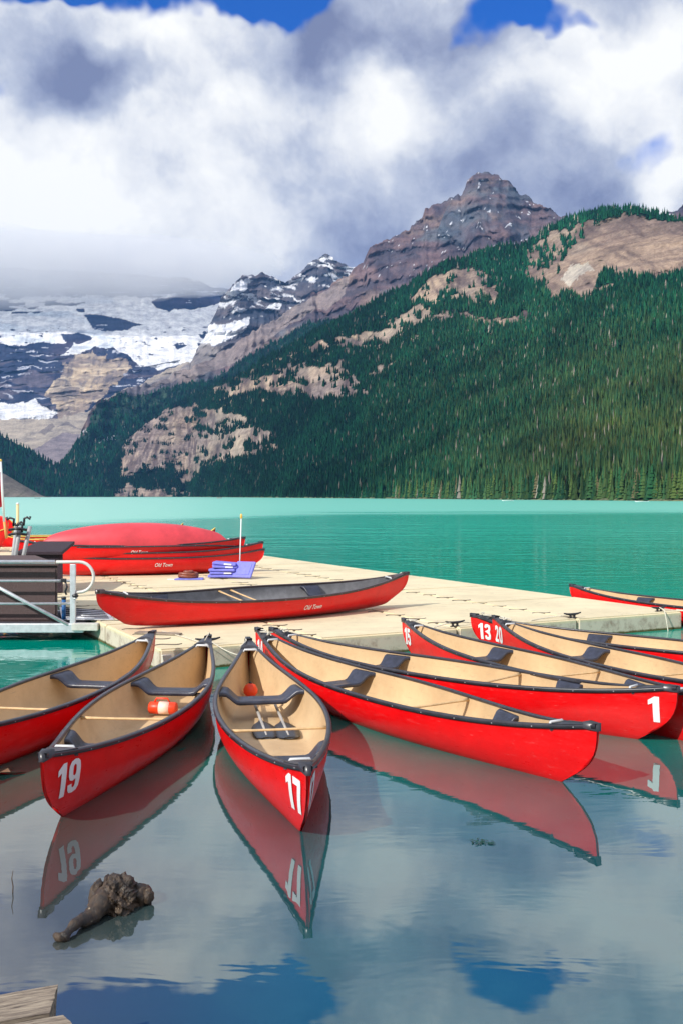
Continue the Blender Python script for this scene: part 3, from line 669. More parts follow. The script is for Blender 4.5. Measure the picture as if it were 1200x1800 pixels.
def rope(pts, r, label, m=None, n=10):
    P = [Vector(p) for p in pts]; out = []
    for i in range(len(P) - 1):
        p0, p1, p2, p3 = P[max(i - 1, 0)], P[i], P[i + 1], P[min(i + 2, len(P) - 1)]
        for k in range(n):
            t = k / n; out.append(0.5 * ((2 * p1) + (-p0 + p2) * t + (2 * p0 - 5 * p1 + 4 * p2 - p3) * t * t + (-p0 + 3 * p1 - 3 * p2 + p3) * t**3))
    out.append(P[-1]); o = tube('mooring_rope', out, r, m or rope_m, None, 6); tag(o, label, 'rope', 'thin mooring ropes'); return o
c4 = dk(7.75, .16)
rope([c4 + Vector((0, 0, .06)), c4 + Vector((.02, -.16, .03)), c4 + Vector((.03, -.23, -.1)), c4 + Vector((.05, -.25, -.27))], .009, 'pale rope hanging from the cleat at the right corner of the dock into the water')
rope([c4 + Vector((0, .02, .05)), c4 + Vector((.25, .05, .012)), c4 + Vector((.45, -.05, .012)), c4 + Vector((.3, .12, .012))], .008, 'loose rope end lying on the right corner of the dock')
rope([dk(3.7, .1) + Vector((0, 0, .01)), dk(4.06, .12) + Vector((0, 0, .06)), dk(4.5, .2) + Vector((0, 0, .01)), dk(4.9, .05) + Vector((0, 0, .01))], .008, 'thin rope looped round the cleat behind canoe 15')
rope([dk(5.3, .1) + Vector((0, 0, .01)), dk(5.7, .25) + Vector((0, 0, .01)), dk(6.05, .12) + Vector((0, 0, .06))], .008, 'thin rope lying by the cleat behind canoe 20')
# flat worn strip lying on the deck beside the single canoe's stern
strip = mesh_obj('rubber_strip', [tuple(dk(a, b, DZ + z)) for a, b, z in ((.10, 1.32, .006), (.55, .95, .006), (.62, 1.02, .006), (.2, 1.45, .006), (.10, 1.32, .025), (.55, .95, .025), (.62, 1.02, .025), (.2, 1.45, .025))],
                 [(4, 5, 6, 7), (0, 1, 5, 4), (1, 2, 6, 5), (2, 3, 7, 6), (3, 0, 4, 7)], mat('worn_rubber', base=(.30, .25, .2), rough=.8, var=.3), smooth=False)
tag(strip, 'brownish worn strip lying on the left front corner of the dock', 'strip')

# ------------------------------------------------------------------ canoes
def red_build(n, p, oc):
    f = n.noise(oc, 2.5, 6, 0.7); m = n.new('ShaderNodeMapping'); n.put(m.inputs[0], oc); m.inputs['Scale'].default_value = (6, 1.2, 9)
    f2 = n.noise(m.outputs[0], 4, 7, 0.72)
    c = n.mixc(n.mr(f, 0.3, 0.7), (0.72, 0.002, 0.004), (0.86, 0.004, 0.006))
    c = n.mixc(n.math('MULTIPLY', n.mr(f2, 0.56, 0.74), 0.40), c, (0.80, 0.12, 0.12))
    m2 = n.new('ShaderNodeMapping'); n.put(m2.inputs[0], oc); m2.inputs['Scale'].default_value = (20, 2.2, 60); m2.inputs['Rotation'].default_value = (.12, 0, 0)
    c = n.mixc(n.math('MULTIPLY', n.mr(n.noise(m2.outputs[0], 2.2, 4, 0.6), 0.66, 0.72), 0.5), c, (0.75, 0.22, 0.20))
    sp = n.new('ShaderNodeSeparateXYZ'); n.put(sp.inputs[0], oc)
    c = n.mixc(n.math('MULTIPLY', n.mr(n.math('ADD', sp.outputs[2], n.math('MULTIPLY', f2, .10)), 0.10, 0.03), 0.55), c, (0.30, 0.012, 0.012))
    n.put(p.inputs['Base Color'], c); n.put(p.inputs['Roughness'], n.mr(f2, 0.3, 0.7, 0.26, 0.44))
    b = n.new('ShaderNodeBump'); b.inputs['Strength'].default_value = .12; b.inputs['Distance'].default_value = .01; n.put(b.inputs['Height'], f); n.put(p.inputs['Normal'], b.outputs[0])
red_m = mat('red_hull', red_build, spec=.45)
sheen_m = mat('sheen_tinted_hull', base=(0.70, 0.055, 0.075), rough=.45, var=.18, vscale=1.6, spec=.6)  # pinker red: sky gloss on the upturned hull painted into its colour
def tan_build(n, p, oc):
    f = n.noise(oc, 1.8, 6, 0.65); f2 = n.noise(oc, 24, 4, 0.7); sp = n.new('ShaderNodeSeparateXYZ'); n.put(sp.inputs[0], oc)
    c = n.mixc(n.mr(f, 0.35, 0.7), (0.67, 0.475, 0.27), (0.53, 0.36, 0.20))
    c = n.mixc(n.math('MULTIPLY', n.mr(n.math('ADD', sp.outputs[2], n.math('MULTIPLY', f, .15)), 0.09, 0.0), .45), c, (0.50, 0.42, 0.32))
    c = n.mixc(n.math('MULTIPLY', n.mr(f2, 0.56, 0.75), .35), c, (0.36, 0.26, 0.16))
    m2 = n.new('ShaderNodeMapping'); n.put(m2.inputs[0], oc); m2.inputs['Scale'].default_value = (14, 2.5, 30)
    c = n.mixc(n.math('MULTIPLY', n.mr(n.noise(m2.outputs[0], 2.0, 5, 0.65), 0.60, 0.70), .35), c, (0.33, 0.25, 0.18))
    n.put(p.inputs['Base Color'], c)
tan_m = mat('tan_liner', tan_build, rough=.55, spec=.3)
grey_m = mat('grey_liner', base=(.22, .22, .23), rough=.5, var=.2)
gun_m = mat('black_gunwale', base=(0.035, 0.035, 0.045), rough=.32, var=.3, vscale=7, spec=.6)
brown_gun_m = mat('worn_brown_gunwale', base=(0.05, 0.03, 0.03), rough=.35, var=.3, vscale=7, spec=.6)
seat_m = mat('seat_plastic', base=(0.028, 0.032, 0.055), rough=.36, var=.35, vscale=10, bump=.25, bscale=30, spec=.6)
ash_m = mat('ash_wood', base=(.66, .44, .22), rough=.5, var=.15, vscale=14)
white_m = mat('white_decal', base=(.86, .86, .86), rough=.4, var=.05)
rivet_m = mat('rivet_metal', base=(.40, .41, .43), rough=.35)
metal_m = mat('grey_handle', base=(.62, .64, .66), rough=.35, var=.1)
yellow_m = mat('yellow_trim', base=(.85, .55, .12), rough=.45, var=.1)

class Hull:
    def __init__(s, L=5.0, W=.93, zm=.335, zt=.47, keel=-.10, rise=.10, curl=.38, ex=1.05, rex=3.2, cex=3.1, ztn=None, bex=5):
        s.__dict__.update(locals())
    def half(s, t): return max(.012, s.W / 2 * max(0, math.cos(math.pi / 2 * abs(t)))**s.ex)
    def rim(s, t): return s.zm + ((s.zt if t > 0 or s.ztn is None else s.ztn) - s.zm) * abs(t)**s.rex
    def bot(s, t): return s.keel + s.rise * abs(t)**s.bex
    def pt(s, t, tau, side, off=0.0):
        a = abs(t); e = a**2.2; A = 2.7 * (1 - e) + 1.5 * e; Bx = .50 * (1 - e) + .85 * e
        x = s.half(t) * (1 - (1 - tau)**A)**Bx if tau > 0 else 0.0
        x = max(x, .010) if a > .97 else x
        z = s.bot(t) + (s.rim(t) - s.bot(t)) * tau
        y = t * s.L / 2 - math.copysign(1, t) * a**9 * s.curl * (1 - tau)**s.cex
        return Vector((side * (x + off), y, z))
    def normal(s, t, tau, side):
        d = 1e-3; p = s.pt(t, tau, side); a = s.pt(min(t + d, 1), tau, side) - s.pt(t - d, tau, side); b = s.pt(t, min(tau + d, 1), side) - s.pt(t, tau - d, side)
        n = a.cross(b).normalized(); return n if n.x * side > 0 else -n
def ss(n): return [math.sin(math.pi / 2 * (-1 + 2 * i / (n - 1))) for i in range(n)]
def hull_shell(name, H, m, parent, ns=56, nt=15, inner=False, floor=None):
    V = []; F = []; taus = [(k / (nt - 1))**1.8 for k in range(nt)]; per = 2 * nt - 1
    T = ss(ns) if not inner else [x * .955 for x in ss(ns)]
    for t in T:
        row = []
        for side, tt in ((-1, taus[::-1]), (1, taus[1:])):
            for tau in tt:
                p = H.pt(t, tau, side)
                if inner:
                    p.x = math.copysign(max(0, abs(p.x) - .014), p.x) if tau > 0 else 0
                    p.z += .018 * (1 - tau) - .004 * tau; p.y *= .985
                    if floor is not None: p.z = max(p.z, floor - .004 * abs(p.x) * 10 + .004)
                row.append(p)
        V += row
    for i in range(ns - 1):
        for j in range(per - 1):
            a = i * per + j; F.append((a, a + 1, a + per + 1, a + per))
    if not inner:   # close stems
        F.append(tuple(range(per))); F.append(tuple((ns - 1) * per + k for k in range(per))[::-1])
    return mesh_obj(name, V, F, m, parent)
def gunwale(H, side, m, parent, ns=64, w_=1.0):
    V = []; F = []; T = ss(ns); P = [H.pt(t, 1, side) for t in T]
    sec = [(.014, -.020), (.016, .004), (.010, .012), (-.016, .012), (-.022, .006), (-.020, -.012)]; k = len(sec)
    for i, p in enumerate(P):
        t = P[min(i + 1, ns - 1)] - P[max(i - 1, 0)]; n = Vector((t.y, -t.x, 0)).normalized()
        if n.x * side < 0: n = -n
        if abs(T[i]) > .995: n = Vector((side, 0, 0))
        for o, z in sec:
            q = p + n * (o * w_); q.z += z * w_
            if q.x * side < .001: q.x = side * .001
            V.append(q)
    for i in range(ns - 1):
        for j in range(k): a = i * k + j; b = i * k + (j + 1) % k; F.append((a, b, b + k, a + k))
    F.append(tuple(range(k))); F.append(tuple((ns - 1) * k + j for j in range(k))[::-1])
    return mesh_obj('gunwale', V, F, m, parent)
def rivets(H, side, parent):
    V = []; F = []; n = 15
    for i in range(n):
        t = -.93 + 1.86 * i / (n - 1) + .004 * math.sin(i * 5.1); p = H.pt(t, 1, side)
        a = H.pt(t + .01, 1, side) - H.pt(t - .01, 1, side); a.normalize(); nn = Vector((a.y, -a.x, 0)); nn = nn if nn.x * side > 0 else -nn
        for o_, zz, up in ((.0165, -.008, Vector((0, 0, 1))),):
            c = p + nn * o_; c.z += zz; e1 = a * .0042; e2 = up * .0042; ou = (nn if zz < 0 else Vector((0, 0, 1))) * .0035; b = len(V)
            V += [c - e1 - e2, c + e1 - e2, c + e1 + e2, c - e1 + e2, c + ou]; F += [(b, b + 1, b + 4), (b + 1, b + 2, b + 4), (b + 2, b + 3, b + 4), (b + 3, b, b + 4)]
    o = mesh_obj('rivets', V, F, rivet_m, parent, smooth=False); o['kind'] = 'stuff'; return o
def deck(H, end, m, parent, s0=.86):
    V = []; F = []; nu, nv = 10, 9
    for i in range(nu):
        for j in range(nv):
            v = -1 + 2 * j / (nv - 1); st = s0 + .022 * (1 - v * v); t = st + (1.002 - st) * (max(0, i - 1) / (nu - 2)); t = min(t, 1.0)
            h = H.half(t) + .015
            z = H.rim(end * t) + .014 + .014 * (1 - v * v) * (1 - ((t - s0) / (1 - s0))) - (.05 if i == 0 else 0)
            V.append(Vector((v * h, end * (t * H.L / 2 + (.012 if i == nu - 1 else 0)), z)))
    for i in range(nu - 1):
        for j in range(nv - 1): a = i * nv + j; F.append((a, a + 1, a + nv + 1, a + nv))
    # nose cap over the stem
    b = len(V); y = end * (H.L / 2 + .014); yi = end * (H.L / 2 - .10); hz = H.rim(end)
    hh = H.half(1 - .20 / H.L) + .016
    V += [Vector(q) for q in ((-hh, yi, hz - .035), (-.016, y, hz - .04), (.016, y, hz - .04), (hh, yi, hz - .035), (-hh, yi, hz + .01), (-.016, y, hz + .014), (.016, y, hz + .014), (hh, yi, hz + .01))]
    F += [(b, b + 1, b + 5, b + 4), (b + 1, b + 2, b + 6, b + 5), (b + 2, b + 3, b + 7, b + 6), (b + 4, b + 5, b + 6, b + 7)]
    o = mesh_obj('deck_plate', V, F, m, parent); return o
def handle(H, end, parent):
    t = .845; w_ = H.half(t) - .02; z = H.rim(end * t) + .008; y = end * t * H.L / 2
    o = tube('carry_handle', [(-w_, y, z - .02), (-w_ * .75, y, z + .01), (w_ * .75, y, z + .01), (w_, y, z - .02)], [.008, .011, .011, .008], metal_m, parent, 8); return o
def seat(H, s0, m, parent, dp=.22):
    V = []; F = []; nu, nv = 25, 7; y0 = s0 * H.L / 2
    def zt(e, v):
        return H.rim(s0) - .022 - .088 * (1 - float(sstep(.52, .90, np.float64(e)))) - .012 * (1 - v * v) * (e < .55)
    rows = [(-1.0, -.036), (-1.0, -.004)] + [(-.94 + 1.88 * k / 4, 0) for k in range(5)] + [(1.0, -.004), (1.0, -.036)]
    for v, dz in rows:
        for i in range(nu):
            u = -1 + 2 * i / (nu - 1); e = abs(u); yy = y0 + v * (dp / 2) * (1 + .35 * e**4) - .03 * (1 - e * e) * (1 if v * s0 > 0 else -1) * math.copysign(1, s0) * 0
            wv = H.half(yy / (H.L / 2)) - .016
            V.append(Vector((u * wv, yy, zt(e, v) + dz)))
    nr = len(rows)
    for r in range(nr - 1):
        for i in range(nu - 1): a = r * nu + i; F.append((a, a + 1, a + nu + 1, a + nu))
    for i in range(nu - 1): F.append((i, (nr - 1) * nu + i, (nr - 1) * nu + i + 1, i + 1))
    return mesh_obj('seat', V, F, m, parent)
def thwart(H, s0, m, parent):
    y = s0 * H.L / 2; w_ = H.half(s0) - .012; z = H.rim(s0) - .028; P = []
    for k in range(9):
        u = -1 + k / 4; P.append((u * w_, y, z - .004 * (1 - u * u)))
    o = tube('thwart', P, [.022, .019, .016, .015, .016, .015, .016, .019, .022], m, parent, 8)
    for v in o.data.vertices: v.co.z = z + (v.co.z - z) * .62
    return o
_txt = {}
def _stroke(path, w_):
    P = [Vector((*p, 0)) for p in path]; n = len(P); L_, R_ = [], []
    for i, p in enumerate(P):
        a = (P[i] - P[i - 1]).normalized() if i else None; b = (P[i + 1] - P[i]).normalized() if i < n - 1 else None
        t = (a or b) if (a is None or b is None) else (a + b).normalized()
        k = 1.0 if (a is None or b is None) else 1 / max(.45, t.dot(b)); nn = Vector((-t.y, t.x, 0)) * (w_ / 2 * k)
        L_.append((p + nn)[:2]); R_.append((p - nn)[:2])
    return L_ + R_[::-1]
def _oval(cx, cy, rx, ry, n=20, e=.75): return [(cx + rx * math.copysign(abs(math.cos(a))**e, math.cos(a)), cy + ry * math.copysign(abs(math.sin(a))**e, math.sin(a))) for a in [2 * math.pi * k / n for k in range(n)]]
DIG = {'1': (.46, [[(.17, 0), (.41, 0), (.41, 1), (.24, 1), (.0, .84), (.0, .66), (.17, .74)]]),
       '7': (.56, [[(.12, 0), (.36, 0), (.56, .82), (.56, 1), (0, 1), (0, .79), (.31, .79)]]),
       '0': (.58, [_oval(.29, .5, .29, .5), _oval(.29, .5, .085, .31)]),
       '9': (.58, [[(.29, 1), (.12, .96), (.02, .84), (0, .70), (.01, .54), (.08, .41), (.22, .36), (.36, .40), (.36, .24), (.33, .17), (.28, .155), (.22, .18), (.205, .28), (.0, .28), (.02, .13), (.10, .03), (.28, 0), (.47, .04), (.56, .15), (.58, .34), (.58, .72), (.55, .88), (.45, .97)],
                   [(.29, .85), (.22, .80), (.21, .66), (.22, .54), (.29, .50), (.36, .55), (.37, .68), (.36, .80)]]),
       '5': (.58, [_stroke([(.53, .90), (.12, .90), (.10, .54), (.18, .59), (.32, .60), (.44, .53), (.47, .36), (.45, .19), (.30, .10), (.15, .14), (.10, .28)], .20)]),
       '3': (.56, [_stroke([(.10, .74), (.14, .87), (.28, .90), (.42, .86), (.45, .72), (.40, .58), (.24, .52), (.40, .46), (.46, .30), (.42, .14), (.28, .10), (.14, .13), (.10, .27)], .18)]),
       '2': (.58, [_stroke([(.10, .70), (.13, .86), (.28, .90), (.43, .86), (.47, .70), (.40, .52), (.20, .28), (.13, .10), (.56, .10)], .20)]),
       '4': (.62, [[(.32, 0), (.52, 0), (.52, .22), (.62, .22), (.62, .39), (.52, .39), (.52, 1), (.28, 1), (0, .40), (0, .22), (.32, .22)], [(.32, .39), (.17, .39), (.32, .74)]])}
def text_mesh(s, bold=.03, shear=0.0, sx=.66):
    key = (s, bold, shear, sx)
    if key in _txt: return _txt[key]
    if s.isdigit():
        cu = bpy.data.curves.new('lettering', 'CURVE'); cu.dimensions = '2D'; cu.fill_mode = 'BOTH'; x = 0
        for ch in s:
            wd, loops = DIG[ch]
            for lp in loops:
                sp_ = cu.splines.new('POLY'); sp_.points.add(len(lp) - 1); sp_.use_cyclic_u = True
                for p_, (px_, py_) in zip(sp_.points, lp): p_.co = (px_ + x, py_, 0, 1)
            x += wd + .07
        sx = 1.0
    else:
        cu = bpy.data.curves.new('lettering', 'FONT'); cu.body = s; cu.size = 1.0; cu.offset = bold; cu.shear = shear; cu.resolution_u = 4
        cu.align_x = 'CENTER'; cu.align_y = 'CENTER'; cu.fill_mode = 'BOTH'; cu.space_character = 1.02
    o = bpy.data.objects.new('lettering', cu); COL.objects.link(o); dg = bpy.context.evaluated_depsgraph_get()
    me = bpy.data.meshes.new_from_object(o.evaluated_get(dg)); bpy.data.objects.remove(o); bpy.data.curves.remove(cu)
    bm = bmesh.new(); bm.from_mesh(me); bmesh.ops.triangulate(bm, faces=bm.faces)
    for _ in range(2):
        le = [e for e in bm.edges if e.calc_length() > .16]
        if le: bmesh.ops.subdivide_edges(bm, edges=le, cuts=1); bmesh.ops.triangulate(bm, faces=bm.faces)
    vs = [v.co.copy() for v in bm.verts]; fs = [tuple(v.index for v in f.verts) for f in bm.faces]; bm.free()
    mx_ = max(v.y for v in vs); mn = min(v.y for v in vs); cx = (max(v.x for v in vs) + min(v.x for v in vs)) / 2
    vs = [((v.x - cx) / (mx_ - mn) * sx, (v.y - (mx_ + mn) / 2) / (mx_ - mn)) for v in vs]
    _txt[key] = (vs, fs); return _txt[key]
def decal(name, H, txt, s0, side, z0, h, m, parent, bold=.03, shear=0.0, sx=.66, flip=1):
    vs, fs = text_mesh(txt, bold, shear, sx); V = []
    for a, b in vs:
        yy = s0 * H.L / 2 + a * h * side * flip; z = z0 + b * h * flip
        t = yy / (H.L / 2)
        for _ in range(4):
            tau = (z - H.bot(t)) / (H.rim(t) - H.bot(t)); tau = min(max(tau, .02), .99)
            t = (yy + math.copysign(1, t) * abs(t)**9 * H.curl * (1 - tau)**H.cex) / (H.L / 2); t = min(max(t, -.999), .999)
        p = H.pt(t, tau, side); V.append(p + H.normal(t, tau, side) * .0045)
    return mesh_obj(name, V, fs, m, parent, smooth=False)
def make_canoe(p_near, p_far, label, group, z=0.0, num=None, num_at=(), brand=(), seats=(.33, -.54), th=(-.29,), W=.93, liner=None, hullm=None, gm=None, zt=.47, zm=.335, flipped=False, decks=True, tilt=0.0, cat='canoe', floor=.022, **kw):
    a = Vector((*p_near, 0)); b = Vector((*p_far, 0)); L = (b - a).length; mid = (a + b) / 2; rz = math.atan2((b - a).y, (b - a).x) - math.pi / 2
    H = Hull(L=L, W=W, zt=zt, zm=zm, **kw)
    t = empty('canoe', (mid.x, mid.y, z), rz); t.rotation_euler = (0, math.pi + tilt if flipped else tilt, rz)
    tag(t, label, cat, group)
    hullm = hullm or red_m; gm = gm or gun_m
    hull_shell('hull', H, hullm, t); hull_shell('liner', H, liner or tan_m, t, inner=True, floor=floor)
    for sd in (-1, 1):
        gunwale(H, sd, gm, t)
        if decks: rivets(H, sd, t)
    if decks:
        for e in (-1, 1): deck(H, e, gm, t); handle(H, e, t)
    for s0 in seats: seat(H, s0, seat_m, t)
    for s0 in th: thwart(H, s0, ash_m, t)
    for s0, side in num_at:
        decal('number_marking', H, num, s0, side, H.rim(s0) - .165, .21, white_m, t, bold=.065, sx=.62)
    for s0, side, hh in brand:
        decal('brand_lettering', H, 'Old Town', s0, side, H.rim(s0) - .15, hh, white_m, t, bold=.012, shear=.35, sx=.78, flip=-1 if flipped else 1)
    return t, H
G = 'red canoes moored against the dock'
C19, H19 = make_canoe((-1.764, 5.707), (-1.439, 10.582), 'red canoe numbered 19 in white on its near end', G, num='19', num_at=((-.885, 1),), brand=((.33, 1, .055),), W=.835, zm=.315, zt=.473)
C17, H17 = make_canoe((-.187, 5.447), (-.986, 10.22), 'red canoe numbered 17 on both sides of its bow, two paddles inside', G, num='17', num_at=((-.905, -1), (-.915, 1)), W=.86, zm=.303, zt=.50, ztn=.468)
C16, H16 = make_canoe((-2.90, 6.10), (-2.095, 10.86), 'red canoe cut off by the left edge of the picture, beside canoe 19', G, W=.87, zm=.317, zt=.484, ztn=.47)
CA, HA = make_canoe((1.718, 6.491), (-.943, 10.763), 'long red canoe with a plain unnumbered rounded near end, right of canoe 17', G, num='14', num_at=((.93, -1),), brand=((.27, -1, .07),), W=.82, zm=.301, zt=.53, ztn=.462)
CB, HB = make_canoe((2.68, 7.72), (-.82, 11.19), 'red canoe with a lone white 1 on its right end', G, num='1', num_at=((-.925, -1),), z=.004, W=.86, zm=.324)
C15, H15 = make_canoe((2.95, 7.60), (.762, 12.052), 'red canoe numbered 15 at its far tip, between the one marked 1 and canoe 20', G, num='15', num_at=((.925, -1), (-.93, -1)), z=-.003, W=.81, zm=.335, zt=.475, ztn=.45)
C20, H20 = make_canoe((3.876, 7.642), (1.913, 12.230), 'red canoe numbered 20 at its far tip, crossing in front of canoe 13', G, num='20', num_at=((.92, -1),), W=.85, zm=.317, zt=.484)
C13, H13 = make_canoe((5.38, 9.38), (1.70, 12.72), 'red canoe numbered 13 at its far tip, furthest right against the dock', G, num='13', num_at=((.90, -1),), W=.87, zm=.32, zt=.45)
CR, HR = make_canoe((6.95, 13.1), (4.08, 17.3), 'red canoe floating beyond the right edge of the dock with a black seat', 'red canoes', zt=.42, zm=.30, seats=(.45, -.4), gm=gun_m)
CD, HD = make_canoe((1.02, 15.25), (-3.14, 12.35), 'red canoe with grey interior lying alone on the dock', 'canoes kept on the dock', z=DZ + .10, zt=.44, zm=.265, tilt=-R(6.5), liner=grey_m, floor=None, seats=(-.37, .62), th=(.14, .22, .86), brand=((-.2, -1, .07),), rise=.13, gm=brown_gun_m)
CD.rotation_euler.x = 0.0
# the stack: three upright ones nested, one overturned on top
sa, sb = Vector((-6.5, 20.75)), Vector((-1.78, 22.35)); u_ = (sb - sa).normalized()
GS = 'canoes stacked on the dock'
S1, _ = make_canoe(tuple(sb), tuple(sa), 'bottom red canoe of the stack on the dock, right way up', GS, z=DZ + .10, zt=.42, zm=.285, seats=(), th=(), brand=((-.05, -1, .085),), rise=.12)
S2, _ = make_canoe(tuple(sb - u_ * .03), tuple(sa - u_ * .03), 'second red canoe from the bottom of the stack, only a narrow band showing', GS, z=DZ + .215, zt=.47, zm=.29, W=.90, seats=(), th=(), brand=((.12, -1, .05),), rise=.12)
S3, _ = make_canoe(tuple(sb - u_ * .45), tuple(sa - u_ * .45), 'third red canoe of the stack, under the overturned one', GS, z=DZ + .36, zt=.44, zm=.31, W=.90, seats=(), th=(), brand=((-.02, -1, .08),), rise=.12)
S4, H4 = make_canoe(tuple(sb - u_ * .55), tuple(sa - u_ * .25), 'overturned pinkish-red canoe on top of the stack', GS, z=DZ + .98, zt=.40, zm=.34, W=.94, seats=(), th=(), hullm=sheen_m, flipped=True, keel=-.17, rise=.40, bex=2.2, curl=.5, cex=1.5, floor=None)
# big voyageur canoes behind the stack
def L0(a, b): return math.hypot(a[0] - b[0], a[1] - b[1])
def voyageur(a, b, label, z=0.0, W=1.2, zt=.86):
    t, H = make_canoe(a, b, label, 'voyageur canoes with yellow trim', z=z, zt=zt, zm=.50, W=W, seats=(), th=(.3, 0, -.3), gm=yellow_m, decks=False, rex=9, curl=.5, keel=-.15, rise=.2, ex=.6)
    for e in (1,) if zt > .8 else (-1,):
        pr = [(-.30, -.30), (.20, -.30), (.29, -.05), (.26, .12), (.14, .24), (-.08, .27), (-.26, .20), (-.33, .06)]
        for nm_, k_, y_, m_ in (('stem_board', 1.0, 0, red_m), ('trim_edge', 1.10, .02, yellow_m)):
            bm = bmesh.new(); f0 = [bm.verts.new((-.04 + y_, e * (L0(a, b) / 2 - .30) - e * (p[0] * k_ + (.03 if y_ else 0)), zt + .10 + p[1] * (1 if y_ == 0 else .96))) for p in pr]; f1 = [bm.verts.new((v.co.x + .08 - 2 * y_, v.co.y, v.co.z)) for v in f0]
            bm.faces.new(f0); bm.faces.new(f1[::-1]); n_ = len(pr)
            for q in range(n_): bm.faces.new((f0[q], f1[q], f1[(q + 1) % n_], f0[(q + 1) % n_]))
            bmesh.ops.recalc_face_normals(bm, faces=bm.faces); bm_obj(nm_, bm, m_, t, bevel=.015)
    return t
voyageur((-4.55, 35.0), (-11.9, 33.3), 'big red canoe with yellow trim behind the stack, left of the pole')
voyageur((-6.1, 37.4), (-13.6, 36.2), 'second big red canoe with yellow trim, only its rounded end showing above the stack', zt=.97)
voyageur((-10.35, 30.0), (-16.5, 31.5), 'red boat end with orange trim at the left edge beside the flagpole', z=.30, zt=.72)

# ropes tangled on the far decks
def tangle(t, H, label, seed, s0=.93):
    r_ = random.Random(seed); M = t.matrix_basis; P = []
    for k in range(9):
        th_ = k * 1.9; s_ = s0 - .02 * k / 3 ; h = H.half(min(.97, s_)) * .8
        P.append(M @ Vector((math.sin(th_) * h + r_.uniform(-.02, .02), s_ * H.L / 2 + r_.uniform(-.05, .05), H.rim(s_) + .035 + r_.uniform(0, .02))))
    return P
bpy.context.view_layer.update()
for t, H, lb, sd in ((CA, HA, 'pale rope tangled on the far deck of the plain-ended canoe', 1), (CB, HB, 'pale rope knotted on the far deck of the canoe marked 1', 2), (C15, H15, 'pale rope knotted on the far deck of canoe 15', 3), (C20, H20, 'pale rope coiled on the far deck of canoe 20', 4), (C13, H13, 'pale rope on the far deck of canoe 13', 5)):
    rope(tangle(t, H, lb, sd), .007, lb, n=4)
def deckpt(t, H, s_, dz=.03, x=0): return t.matrix_basis @ Vector((x, s_ * H.L / 2, H.rim(s_) + dz))
cl1 = dk(.62, .12)
rope([deckpt(C17, H17, .88, .02, -.1), deckpt(C17, H17, .93, .035, -.03), deckpt(C17, H17, 1.0, -.02, -.02), (-.98, 10.75, .25), (-1.15, 11.0, .19), (-1.35, 11.2, .22), cl1 + Vector((0, 0, .06))], .007, 'pale rope sagging from the far tip of canoe 17 to the dock')
rope([deckpt(C19, H19, .9, .03), deckpt(C19, H19, 1.0, .03), (-1.55, 11.15, .30), (-1.9, 11.8, .275), (-2.3, 12.4, .27)], .006, 'thin rope running from canoe 19 across the dock')
rope([deckpt(CD, HD, -.97, .02, .03), deckpt(CD, HD, -.955, -.02, .09), deckpt(CD, HD, -.93, -.2, .07), deckpt(CD, HD, -.90, -.36, .05)], .008, 'pale rope hanging over the right end of the canoe on the dock')

# ------------------------------------------------------------------ things in and around the canoes
shaft_m = mat('grey_shaft', base=(.42, .40, .38), rough=.45, var=.2); blade_m = mat('paddle_blade', base=(.045, .05, .065), rough=.45, var=.3)
def paddle(tip, grip, label):
    a, b = Vector(tip), Vector(grip); d = (b - a).normalized(); L = (b - a).length; side = d.cross(Vector((0, 0, 1))).normalized(); up = side.cross(d)
    t = empty('paddle', tuple(a)); tag(t, label, 'paddle', 'paddles lying in the canoes'); lo = lambda s, x, z: tuple(d * s + side * x + up * z)
    tube('shaft', [lo(.05, 0, .012), lo(.3, 0, .014), lo(L * .7, 0, .014), lo(L - .02, 0, .014)], [.008, .013, .014, .014], shaft_m, t)
    V = []; F = []; prof = [(0, .055), (.02, .088), (.08, .104), (.2, .108), (.32, .095), (.40, .07), (.47, .03), (.52, .012)]
    for s, w_ in prof:
        for x, z in ((-w_, 0), (-w_ * .5, .008), (0, .013), (w_ * .5, .008), (w_, 0), (0, -.006)): V.append(lo(s, x, z + .004))
    n = len(prof)
    for i in range(n - 1):
        for j in range(6): p, q = i * 6 + j, i * 6 + (j + 1) % 6; F.append((p, q, q + 6, p + 6))
    F.append(tuple(range(6))); F.append(tuple((n - 1) * 6 + j for j in range(6)))
    mesh_obj('blade', V, F, blade_m, t)
    tube('grip', [lo(L - .02, -.055, .014), lo(L, -.03, .014), lo(L, .03, .014), lo(L - .02, .055, .014)], [.012, .016, .016, .012], black_m, t)
    return t
paddle((-.60, 7.85, .03), (-.83, 9.05, .10), 'left of the two paddles on the floor of canoe 17, dark blade towards the yoke')
paddle((-.42, 7.85, .03), (-.62, 8.95, .08), 'right of the two paddles on the floor of canoe 17, dark blade towards the yoke')
paddle((-1.38, 7.7, .03), (-1.33, 9.0, .14), 'paddle with black grip leaning inside canoe 19 beside the orange bailer')
orange_m = mat('orange_plastic', base=(.80, .055, .012), rough=.4, var=.1)
def lathe(name, prof, m, parent=None, n=20, closed=True):
    V = []; F = []
    for r_, z in prof:
        for k in range(n): a = 2 * math.pi * k / n; V.append((r_ * math.cos(a), r_ * math.sin(a), z))
    for i in range(len(prof) - 1):
        for k in range(n): a, b = i * n + k, i * n + (k + 1) % n; F.append((a, b, b + n, a + n))
    F.append(tuple(range(n))[::-1]); F.append(tuple((len(prof) - 1) * n + k for k in range(n)))
    return mesh_obj(name, V, F, m, parent)
t = empty('bailer', (-1.60, 8.70, .095)); t.rotation_euler = (0, R(90), R(-6)); tag(t, 'orange plastic bailer jug with white label lying in canoe 19', 'bailer')
lathe('jug_body', [(.04, -.13), (.053, -.12), (.055, -.05), (.052, 0), (.055, .06), (.053, .11), (.045, .125)], orange_m, t)
